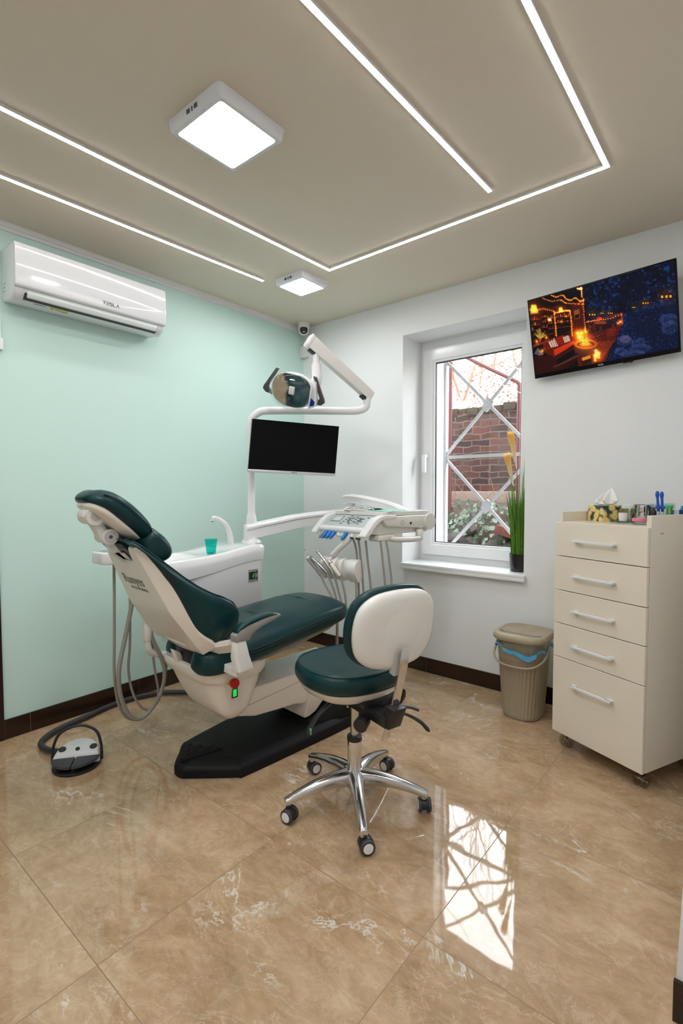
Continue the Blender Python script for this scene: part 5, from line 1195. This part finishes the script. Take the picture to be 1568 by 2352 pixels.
# deck
put(poly([(620, 860), (1060, 740), (880, 1106), (640, 1145), (600, 980)])*(.72+.28*n3), (112, 32, 15))
for k in range(14): put(poly([(640+k*32, 855-k*9), (643+k*32, 855-k*9), (610+k*24, 1150-k*4), (606+k*24, 1150-k*4)]), (52, 14, 9), .7)
put(poly([(820, 905), (985, 900), (850, 1100), (770, 1100)])*(.6+.4*n2), (150, 62, 26), .8)
put(poly([(730, 730), (1060, 640), (1062, 742), (740, 840)])*(.5+.5*n2), (46, 22, 26), .8)
for k in range(20): put(poly([(740+k*16, 725-k*4.3), (743+k*16, 725-k*4.3), (743+k*16, 800-k*3), (740+k*16, 800-k*3)]), (96, 40, 30), .8)
put(poly([(735, 712), (1060, 628), (1060, 640), (735, 726)]), (120, 46, 24)); put(poly([(1045, 635), (1060, 632), (1064, 745), (1048, 748)]), (150, 60, 26))
put(ell(860, 725, 60, 16), (160, 70, 34)); put(poly([(848, 735), (872, 735), (880, 820), (842, 820)]), (80, 26, 14)); put(ell(855, 684, 26, 14), (240, 60, 30))
for x in (745, 785, 960): put(poly([(x, 740), (x+26, 735), (x+30, 812), (x+20, 812), (x+16, 780), (x+4, 815)]), (104, 34, 18))
put(poly([(914, 790), (990, 775), (986, 852), (918, 862)]), (124, 36, 16))
# couch
put(poly([(180, 1035), (400, 1030), (440, 1120), (640, 1000), (630, 1080), (480, 1165), (200, 1215)]), (44, 16, 12))
put(poly([(285, 905), (515, 840), (620, 850), (625, 910), (400, 1050), (310, 1005)]), (104, 22, 7)); put(poly([(385, 985), (600, 893), (622, 912), (420, 1040), (392, 1015)]), (214, 62, 16))
put(poly([(400, 1040), (630, 918), (620, 960), (420, 1075)]), (70, 20, 10)); put(poly([(425, 865), (505, 840), (520, 920), (440, 940)]), (150, 34, 10)); put(poly([(280, 915), (350, 895), (365, 950), (300, 975)]), (120, 28, 9))
put(poly([(345, 900), (412, 870), (444, 945), (372, 962)]), (225, 205, 195)); 
for k in range(3): put(poly([(362+k*22, 893-k*8), (370+k*22, 889-k*8), (394+k*20, 955-k*4), (386+k*20, 957-k*4)]), (176, 40, 46), .8)
put(poly([(495, 862), (552, 842), (570, 895), (512, 915)])*(.75+.25*n3), (220, 196, 180))
put(poly([(190, 1020), (230, 960), (290, 1020), (260, 1035)])*(.6+.4*n3), (130, 118, 128)); put(poly([(290, 965), (398, 955), (400, 965), (292, 978)]), (120, 50, 22)); put(poly([(330, 980), (345, 978), (345, 1030), (332, 1032)]), (100, 36, 16)); put(poly([(385, 962), (398, 960), (404, 1060), (390, 1062)]), (110, 40, 18))
put(poly([(185, 1040), (380, 1035), (400, 1060), (420, 1130), (560, 1110), (600, 1080), (600, 1120), (470, 1170), (200, 1215)]), (58, 15, 9), .85)
for k in range(26): t = k/25; put(ell(390+t*240+20*math.sin(t*3), 1140-30*math.sin(t*3.0)-100*t*t, 13, 9), (96, 54, 44), .8)
put(poly([(180, 940), (400, 870), (405, 885), (185, 962)]), (130, 52, 20)); put(poly([(250, 880), (278, 878), (272, 905), (255, 906)]), (200, 50, 26))
for k in range(26): a = rs.uniform(-2.6, -.5); L_ = rs.uniform(50, 110); 
for k in range(40):
    a = rs.uniform(-2.7, -.45); L_ = rs.uniform(45, 105)
    for q in np.linspace(.2, 1, 10): put(ell(264+math.cos(a)*L_*q*.75, 882+math.sin(a)*L_*q, 2.6, 3.2), (205, 170, 70), .8)
# fire pit
put(poly([(604, 950), (828, 905), (822, 1000), (770, 1040), (660, 1045), (615, 1000)])*(.45+.55*n3), (86, 50, 34)); put(ell(715, 930, 114, 46), (176, 84, 34)); put(ell(715, 928, 82, 30), (30, 12, 8)); put(ell(715, 935, 64, 20), (150, 60, 16))
glow(715, 905, 70, (255, 140, 30), .8)
for cx, h_, w_ in ((690, 90, 13), (712, 70, 14), (735, 80, 13), (722, 110, 8)): put(poly([(cx-w_, 940), (cx-w_*.6, 910), (cx+2, 940-h_), (cx+w_*.7, 915), (cx+w_, 940)]), (255, 196, 84), .9)
# candles, books, lanterns
for cx, cy, h_ in ((808, 1058, 52), (832, 1062, 34), (797, 1090, 40)): put(poly([(cx-12, cy+12), (cx+12, cy+10), (cx+12, cy-h_), (cx-12, cy-h_)]), (255, 176, 74)); glow(cx, cy-h_-10, 16, (255, 220, 130), 1.0)
glow(810, 1050, 70, (200, 90, 10), .6); put(poly([(670, 1060), (752, 1035), (756, 1065), (676, 1092)]), (236, 150, 50)); put(poly([(664, 1092), (760, 1066), (762, 1120), (668, 1130)])*(.5+.5*n3), (44, 26, 20))
for cx, cy, s_ in ((642, 822, 30), (682, 818, 30), (724, 810, 26), (328, 866, 22), (226, 905, 24), (278, 990, 26), (1038, 720, 22), (1018, 735, 14), (660, 860, 70), (372, 697, 22), (540, 665, 14), (490, 715, 16)): glow(cx, cy, s_, (255, 130, 24), .75); glow(cx, cy, s_*.3, (255, 230, 150), .8)
# lamps
for cx, cy, s_ in ((216, 615, 1.0), (490, 608, .58)):
    put(poly([(cx-26*s_, cy-40*s_), (cx+26*s_, cy-45*s_), (cx+44*s_, cy+32*s_), (cx-40*s_, cy+45*s_)]), (224, 130, 40)); glow(cx, cy-5, 34*s_, (255, 190, 80), .9); glow(cx, cy, 110*s_, (120, 40, 4), .7); put(poly([(cx-50*s_, cy+42*s_), (cx+54*s_, cy+28*s_), (cx+54*s_, cy+36*s_), (cx-50*s_, cy+52*s_)]), (150, 70, 24), .8)
# strings of lights
for path in ([(315, 508), (400, 530), (490, 515), (540, 540), (620, 545), (712, 545)], [(400, 475), (450, 490), (515, 470), (550, 500), (590, 515), (640, 490), (680, 520), (716, 510)], [(165, 620), (230, 625), (320, 605), (420, 620)], [(424, 625), (428, 740), (434, 850)], [(430, 640), (520, 615), (580, 610)], [(580, 612), (588, 720), (592, 840)], [(700, 395), (702, 480)], [(660, 402), (690, 405), (703, 398)], [(716, 500), (712, 620), (718, 740), (714, 800)], [(735, 715), (830, 700), (930, 690), (1050, 650)], [(360, 705), (385, 700)]):
    P = cr([(a, b, 0) for a, b in path], 10)
    for p in P[::2 if len(P) > 30 else 1]:
        q = p+rs.normal(0, 2.0, 3); glow(q[0], q[1], 9, (255, 110, 18), .55); glow(q[0], q[1], 3.2, (255, 220, 140), .9)
# snow
for k in range(420):
    x = rs.uniform(720, 1510); y = rs.uniform(160, 1060); s_ = rs.uniform(1.6, 3.4); glow(x, y, s_, (150, 185, 255), rs.uniform(.25, .8))
IM = np.clip(IM, 0, 255)/255.
lin = .85*np.where(IM <= .04045, IM/12.92, ((IM+.055)/1.055)**2.4)**1.12
me = bpy.data.meshes.new('screen'); sx0, sx1, sz0, sz1 = -tw2+.008, tw2-.008, -th2+.022, th2-.008
xs = np.linspace(sx0, sx1, NX+1); zs = np.linspace(sz1, sz0, NY+1)
vv_ = np.zeros(((NX+1)*(NY+1), 3)); GX, GZ = np.meshgrid(xs, zs); vv_[:, 0] = GX.ravel(); vv_[:, 2] = GZ.ravel(); vv_[:, 1] = -.0046
TMn = np.array(TM); vv_ = vv_ @ TMn[:3, :3].T + TMn[:3, 3] - np.array(tv.location)
I, J = np.meshgrid(np.arange(NX), np.arange(NY)); a0 = (J*(NX+1)+I).ravel(); fcs = np.stack([a0+NX+1, a0+NX+2, a0+1, a0], 1)
me.vertices.add(len(vv_)); me.vertices.foreach_set('co', vv_.ravel()); me.loops.add(fcs.size); me.loops.foreach_set('vertex_index', fcs.ravel().astype(np.int32))
me.polygons.add(len(fcs)); me.polygons.foreach_set('loop_start', np.arange(0, fcs.size, 4, dtype=np.int32)); me.update(calc_edges=True)
ca_ = me.color_attributes.new('picture', 'FLOAT_COLOR', 'CORNER'); cc = np.ones((len(fcs), 4, 4)); cc[:, :, :3] = lin.reshape(-1, 1, 3); ca_.data.foreach_set('color', cc.ravel())
m, nt, out = nodes('lit_screen'); at_ = nt.nodes.new('ShaderNodeVertexColor'); at_.layer_name = 'picture'; b = nt.nodes.new('ShaderNodeBsdfPrincipled')
b.inputs['Base Color'].default_value = (.004, .004, .005, 1); b.inputs['Roughness'].default_value = .15; b.inputs['Emission Strength'].default_value = 1.0
b.inputs['Specular IOR Level'].default_value = .1
nt.links.new(at_.outputs[0], b.inputs['Emission Color']); nt.links.new(b.outputs[0], out.inputs[0])
me.materials.append(m); so = bpy.data.objects.new('screen', me); COL.objects.link(so); so.parent = tv
text('lettering', 'VOX', .0115, TM @ axes((-.005, -.0046, -.208), (1, 0, 0), (0, 0, 1), (0, -1, 0)), pvc, tv, .0004, sx=1.1)
g = G(); g.box(.10, .145, -.002, .014, -.2235, -.217, TM); g.cyl(TM @ V((.137, .004, -.2235)), TM @ V((.137, .004, -.2275)), .003, None, 10); g.build('sensor', blackp, tv, smooth=0)
g = G(); g.box(2.15, 2.36, -.012, 0, 2.03, 2.26); g.box(2.19, 2.21, -.085, -.01, 2.12, 2.18); g.box(2.30, 2.32, -.085, -.01, 2.12, 2.18); g.build('wall_mount', blackp, tv, smooth=0)

# ------------------------------------------------------------------ outside
gw = thing('window_grille', 'white steel window grille of two diagonal crosses and a middle bar outside the pane', 'grille', (1.408, .45, .8))
def flat(x0, z0, x1, z1, w_, y=.45, t=.012):
    d = V((x1-x0, 0, z1-z0)).normalized(); n = V((-d.z, 0, d.x)); a, b = V((x0, y, z0)), V((x1, y, z1))
    return [[tuple(p+n*s*w_/2+V((0, t_, 0))) for s, t_ in ((-1, 0), (1, 0), (1, t), (-1, t))] for p in (a, b)]
gx, hwid, z_u, z_l, z_m = 1.408, .345, 1.889, 1.152, 1.518
white_paint = mat('white_grille_paint', (.52, .52, .54), .4)
for zc in (z_u, z_l):
    for sx_, sz_ in ((1, 1), (-1, 1), (1, -1), (-1, -1)):
        g = G(); g.loft(flat(gx, zc, gx+sx_*hwid, zc+sz_*.365, .022)); g.build('diagonal_bar', white_paint, gw, smooth=0)
    g = G()
    for off in (-.012, .012):
        c_ = .043; g.prism([(gx+off*1.2, zc-c_+off), (gx+c_+off*.2, zc+off), (gx+off*.0, zc+c_+off*.6), (gx-c_+off*.2, zc+off)], .442 if off < 0 else .446, .468, Matrix(((1,0,0,0),(0,0,1,0),(0,1,0,0),(0,0,0,1))))
    g.build('rosette', white_paint, gw, smooth=0)
g = G(); g.box(gx-hwid, gx+.39, .448, .464, z_m-.012, z_m+.012); g.build('middle_bar', white_paint, gw, smooth=0)
g = G(); g.box(1.062, 1.08, .44, .47, .80, 2.33); g.box(1.782, 1.80, .44, .47, .80, 2.33); g.box(1.062, 1.80, .44, .47, 2.255, 2.275); g.box(1.062, 1.80, .44, .47, .80, .815); g.build('grille_frame', white_paint, gw, smooth=0)

def brick_mat():
    m, nt, out = nodes('old_red_brick'); N = nt.nodes; L = nt.links
    tc = N.new('ShaderNodeTexCoord'); mp = N.new('ShaderNodeMapping'); mp.inputs['Rotation'].default_value = (R(90), 0, 0)
    nz = N.new('ShaderNodeTexNoise'); nz.inputs['Scale'].default_value = 7; nz.inputs['Detail'].default_value = 4
    va = N.new('ShaderNodeVectorMath'); va.operation = 'MULTIPLY_ADD'; va.inputs[1].default_value = (.055, .055, .055)
    L.new(tc.outputs['Object'], nz.inputs['Vector']); L.new(nz.outputs['Color'], va.inputs[0]); L.new(tc.outputs['Object'], va.inputs[2]); L.new(va.outputs[0], mp.inputs[0])
    b = N.new('ShaderNodeTexBrick'); b.inputs['Scale'].default_value = 1; b.inputs['Brick Width'].default_value = .19; b.inputs['Row Height'].default_value = .0645; b.inputs['Mortar Size'].default_value = .007; b.inputs['Mortar Smooth'].default_value = .3; b.inputs['Bias'].default_value = .1
    b.inputs['Color1'].default_value = (*S(84, 42, 32), 1); b.inputs['Color2'].default_value = (*S(42, 26, 24), 1); b.inputs['Mortar'].default_value = (*S(88, 74, 67), 1)
    L.new(mp.outputs[0], b.inputs[0])
    n2 = N.new('ShaderNodeTexNoise'); n2.inputs['Scale'].default_value = 3.2; n2.inputs['Detail'].default_value = 6; L.new(tc.outputs['Object'], n2.inputs['Vector'])
    rp = N.new('ShaderNodeValToRGB'); rp.color_ramp.elements[0].position = .48; rp.color_ramp.elements[1].position = .68; L.new(n2.outputs[0], rp.inputs[0])
    mx = N.new('ShaderNodeMix'); mx.data_type = 'RGBA'; mx.inputs[7].default_value = (*S(70, 56, 50), 1); L.new(b.outputs[0], mx.inputs[6])
    mm = N.new('ShaderNodeMath'); mm.operation = 'MULTIPLY'; mm.inputs[1].default_value = .8; L.new(rp.outputs[0], mm.inputs[0]); L.new(mm.outputs[0], mx.inputs[0])
    p = N.new('ShaderNodeBsdfPrincipled'); p.inputs['Roughness'].default_value = .9; L.new(mx.outputs[2], p.inputs['Base Color'])
    bp = N.new('ShaderNodeBump'); bp.inputs['Strength'].default_value = .8; bp.inputs['Distance'].default_value = .012; bp.invert = True; L.new(b.outputs['Fac'], bp.inputs['Height']); L.new(bp.outputs[0], p.inputs['Normal'])
    L.new(p.outputs[0], out.inputs[0]); return m
gwl = thing('garden_wall', 'old weathered red brick garden wall outside the window', 'brick wall', (.8, 1.75, .9))
G().box(-2.5, 3.5, 1.75, 2.02, .9, 2.06).build('brickwork', brick_mat(), gwl, smooth=0)
stone = mat('mossy_stone', S(54, 43, 33), .95, var=.6, vscale=9, bump=.9, bscale=30)
g = G(); rg = random.Random(11); x = -2.5
while x < 3.5:
    wd_ = rg.uniform(.09, .30); h_ = rg.uniform(.035, .065); g.box(x, x+wd_-.006, 1.738+rg.uniform(-.015, .015), 2.04, 2.03+rg.uniform(-.015, .025), 2.06+h_); x += wd_
g.bev(.008, 2); g.build('coping', stone, gwl, 40)
G().box(-2.5, 3.5, 1.60, 1.76, 1.0, 1.255).bev(.01, 2).build('footing', mat('pale_concrete', S(122, 106, 96), .9, var=.2, vscale=7, bump=.5, bscale=40), gwl)
# bank of earth between house and garden wall
earth = mat('leafy_earth', S(60, 46, 38), .95, var=.6, vscale=26, bump=1.0, bscale=60)
g = G(); rows = []
for j, y in enumerate(np.linspace(.56, 1.65, 12)):
    z = float(np.interp(y, [.56, .80, 1.0, 1.25, 1.45, 1.65], [.45, .55, .80, 1.0, 1.12, 1.16]))
    rows.append([(x, y, z+.03*math.sin(x*7+j)*math.cos(x*3.1+j*1.7)) for x in np.linspace(-2.5, 3.5, 61)])
g.loft(rows, False, False); tag(g.build('garden_bank', earth, None, 60), 'sloping earth bank with dry leaves below the brick wall', 'ground')['kind'] = 'structure'
# hillside above the wall
hill = mat('dry_hillside', S(196, 178, 160), .95, var=.5, vscale=3.5, bump=1.0, bscale=12)
g = G(); rows = []
for j, y in enumerate(np.linspace(2.0, 12, 18)):
    z = float(np.interp(y, [2.0, 3.0, 5, 8, 12], [1.9, 2.25, 3.1, 4.1, 4.9]))
    rows.append([(x, y, z+.12*math.sin(x*1.7+j)*math.cos(x*.9+j*.7)) for x in np.linspace(-12, 8, 61)])
g.loft(rows, False, False); tag(g.build('hillside', hill, None, 60), 'pale dry hillside rising behind the brick wall', 'ground')['kind'] = 'structure'
# rocks of the low rubble edge
rg = random.Random(4)
rockm = [mat('rubble_grey', S(58, 52, 47), .95, var=.4, vscale=14, bump=.9, bscale=40), mat('rubble_moss', S(54, 56, 34), .95, var=.4, vscale=14, bump=.9, bscale=40), stone]
names = ['grey', 'mossy green', 'brown']; spots = [(1.02, .98, .80), (1.22, .96, .78), (1.42, .97, .80), (1.62, .98, .82), (1.36, 1.06, .93), (1.52, 1.04, .92), (.92, .97, .84), (1.50, .90, .74), (1.26, .90, .70), (.98, 1.06, .92)]; labs = ['grey rubble stone at the lower left of the pane', 'grey rubble stone low in the middle of the pane', 'mossy rubble stone under the red brick', 'brown rubble stone right of the red brick behind the grass', 'grey rubble stone above the red brick', 'large mossy rubble stone under the lower grille cross', 'grey rubble stone at the white reveal', 'mossy rubble stone lowest beside the grass plant', 'brown rubble stone lowest in the pane', 'grey rubble stone under the ivy']
for k, (x, y, z) in enumerate(spots):
    g = G(); sx_, sy_, sz_ = rg.uniform(.085, .125), rg.uniform(.06, .09), rg.uniform(.055, .08)
    rot = Matrix.Translation((x, y, z)) @ Matrix.Rotation(rg.uniform(0, 3), 4, 'Z') @ Matrix.Rotation(rg.uniform(-.3, .3), 4, 'X')
    g.ell((0, 0, 0), sx_, sy_, sz_, 12, 8, rot, .7)
    for v in g.bm.verts: v.co += V((rg.uniform(-1, 1), rg.uniform(-1, 1), rg.uniform(-1, 1)))*.010
    tag(g.build('rubble_stone', rockm[(1 if 'mossy' in labs[k] else 2 if 'brown' in labs[k] else 0)], None, 30), labs[k], 'stone', 'rubble stones outside the window')
g = G(); g.box(-.11, .11, -.055, .055, -.036, .036, Matrix.Translation((1.40, .93, .925)) @ Matrix.Rotation(R(14), 4, 'Y') @ Matrix.Rotation(R(-12), 4, 'Z')); g.bev(.008, 2)
tag(g.build('loose_brick', mat('loose_brick_red', S(100, 48, 34), .9, var=.25, vscale=20, bump=.6, bscale=50)), 'single loose red brick on the rubble outside', 'brick')
# ivy
iv = mat('ivy_leaf', S(56, 74, 52), .38, var=.8, vscale=22)
def leaf(g, c, nrm, s_, rot):
    a, b = g.frame(nrm); a2 = a*math.cos(rot)+b*math.sin(rot); b2 = b*math.cos(rot)-a*math.sin(rot); c = V(c)
    sh_ = [(0, -.5, 0), (.42, -.42, .04), (.52, .0, .08), (.22, .12, .02), (0, .62, -.05), (-.22, .12, .02), (-.52, .0, .08), (-.42, -.42, .04)]
    g.faces([tuple(c+(a2*x+b2*y+V(nrm)*z)*s_) for x, y, z in sh_], [tuple(range(8))])
g = G(); rg = random.Random(9)
for k in range(260):
    x = rg.gauss(.98, .22); t = rg.random(); y = .92+.42*t; z = float(np.interp(y, [.56, .80, 1.0, 1.25, 1.45], [.45, .60, .84, 1.04, 1.16]))+rg.uniform(.0, .11)
    leaf(g, (x, y, z), V((rg.uniform(-.5, .5), -1, rg.uniform(.1, 1.1))).normalized(), rg.uniform(.022, .060), rg.uniform(0, 6.28))
tag(g.build('ivy', iv, None, 0, False), 'pale green ivy trailing over the rubble outside the window', 'ivy', None, 'stuff')
# bare twigs on the bank and hillside
tw_ = mat('dry_twig', S(120, 84, 66), .9)
g = G(); rg = random.Random(21)
for k in range(26):
    x, y = rg.uniform(.4, 1.9), rg.uniform(1.0, 1.6); z = float(np.interp(y, [.8, 1.0, 1.25, 1.45, 1.65], [.55, .80, 1.0, 1.12, 1.16])); h_ = rg.uniform(.15, .5); dx = rg.uniform(-.2, .2)
    g.tube([(x, y, z-.03), (x+dx*.4, y, z+h_*.5), (x+dx, y+rg.uniform(-.05, .05), z+h_)], [.004, .003, .0015], 5, 3)
tag(g.build('dry_stems', tw_, None, 60), 'thin bare plant stems growing on the earth bank', 'stems', None, 'stuff')
g = G(); rg = random.Random(22)
def branch(p, d, L_, r_, lv):
    pts = [p]; q = p.copy(); dd = d.copy()
    for i in range(4):
        dd = (dd+V((rg.uniform(-.35, .35), rg.uniform(-.35, .35), rg.uniform(-.25, .3)))).normalized(); q = q+dd*L_/4; pts.append(q.copy())
    g.tube([tuple(a) for a in pts], [r_, r_*.85, r_*.7, r_*.55, r_*.4], 5, 2)
    if lv > 0:
        for i in (1, 2, 3, 4):
            for c_ in range(2 if lv > 1 else 1):
                branch(pts[i], (dd+V((rg.uniform(-1, 1), rg.uniform(-.7, .7), rg.uniform(-.3, .9)))).normalized(), L_*rg.uniform(.45, .7), r_*.5, lv-1)
for k in range(16):
    y = rg.uniform(3.0, 7.5); x = rg.uniform(-4.5, 1.6); z = float(np.interp(y, [2.0, 3.0, 5, 8, 12], [1.9, 2.25, 3.1, 4.1, 4.9]))
    branch(V((x, y, z-.1)), V((rg.uniform(-.3, .3), rg.uniform(-.2, .2), 1)).normalized(), rg.uniform(.9, 2.0), rg.uniform(.012, .024), 2)
tag(g.build('bare_bushes', tw_, None, 60), 'tangle of bare brown branches on the hillside', 'bushes', None, 'stuff')
g = G(); rg = random.Random(30)
for k in range(4200):
    y = rg.uniform(2.1, 6.5); x = rg.uniform(-5, 2.2); z = float(np.interp(y, [2.0, 3.0, 5, 8, 12], [1.9, 2.25, 3.1, 4.1, 4.9]))+rg.uniform(.0, .25)
    leaf(g, (x, y, z), V((rg.uniform(-1, 1), -1, rg.uniform(-.3, 1))).normalized(), rg.uniform(.012, .045), rg.uniform(0, 6.28))
tag(g.build('dry_leaves', mat('dry_leaf', S(94, 70, 60), .9, var=.5, vscale=9), None, 0, False), 'dry brown leaves scattered over the hillside', 'leaves', None, 'stuff')
# red pipe frame
rp_ = thing('pipe_frame', 'dark red painted pipe frame standing outside the window', 'pipe frame', (1.0, 1.2, .7))
redp = mat('red_paint', S(82, 24, 27), .45)
G().tube([(.718, 1.2, .62), (.720, 1.2, 1.6), (.722, 1.2, 2.56)], .018, 12, 4).build('post', redp, rp_, 60)
G().tube([(.70, 1.2, 2.575), (.894, 1.2, 2.452), (1.10, 1.2, 2.325), (1.315, 1.2, 2.196), (1.348, 1.2, 2.165), (1.357, 1.2, 2.12), (1.358, 1.2, 1.6), (1.358, 1.2, 1.0)], .0165, 12, 6).build('sloping_rail', redp, rp_, 60)

# ------------------------------------------------------------------ sky, camera, view
wd = bpy.data.worlds.new('World'); SC.world = wd; wd.use_nodes = True
bg = wd.node_tree.nodes['Background']; bg.inputs[0].default_value = (.93, .96, 1.0, 1); bg.inputs[1].default_value = 12.0
cam = bpy.data.cameras.new('Camera'); co = bpy.data.objects.new('Camera', cam); COL.objects.link(co)
f_, yaw, pitch, roll = 1149.537, .6917145, -.042715, -.0015252
cam.sensor_fit = 'VERTICAL'; cam.sensor_height = 36; cam.sensor_width = 24; cam.lens = f_/2352*36; cam.clip_start = .05
fw = V((-math.sin(yaw)*math.cos(pitch), math.cos(yaw)*math.cos(pitch), math.sin(pitch))); r_ = V((math.cos(yaw), math.sin(yaw), 0)); u__ = r_.cross(fw)
r2 = r_*math.cos(roll)+u__*math.sin(roll); u2 = -r_*math.sin(roll)+u__*math.cos(roll)
co.matrix_world = axes((2.91808, -3.03142, 1.26542), r2, u2, -fw)
SC.camera = co
vs = SC.view_settings; vs.view_transform = 'Standard'; vs.look = 'None'; vs.exposure = 0.0; vs.gamma = 1.0; vs.use_curve_mapping = False
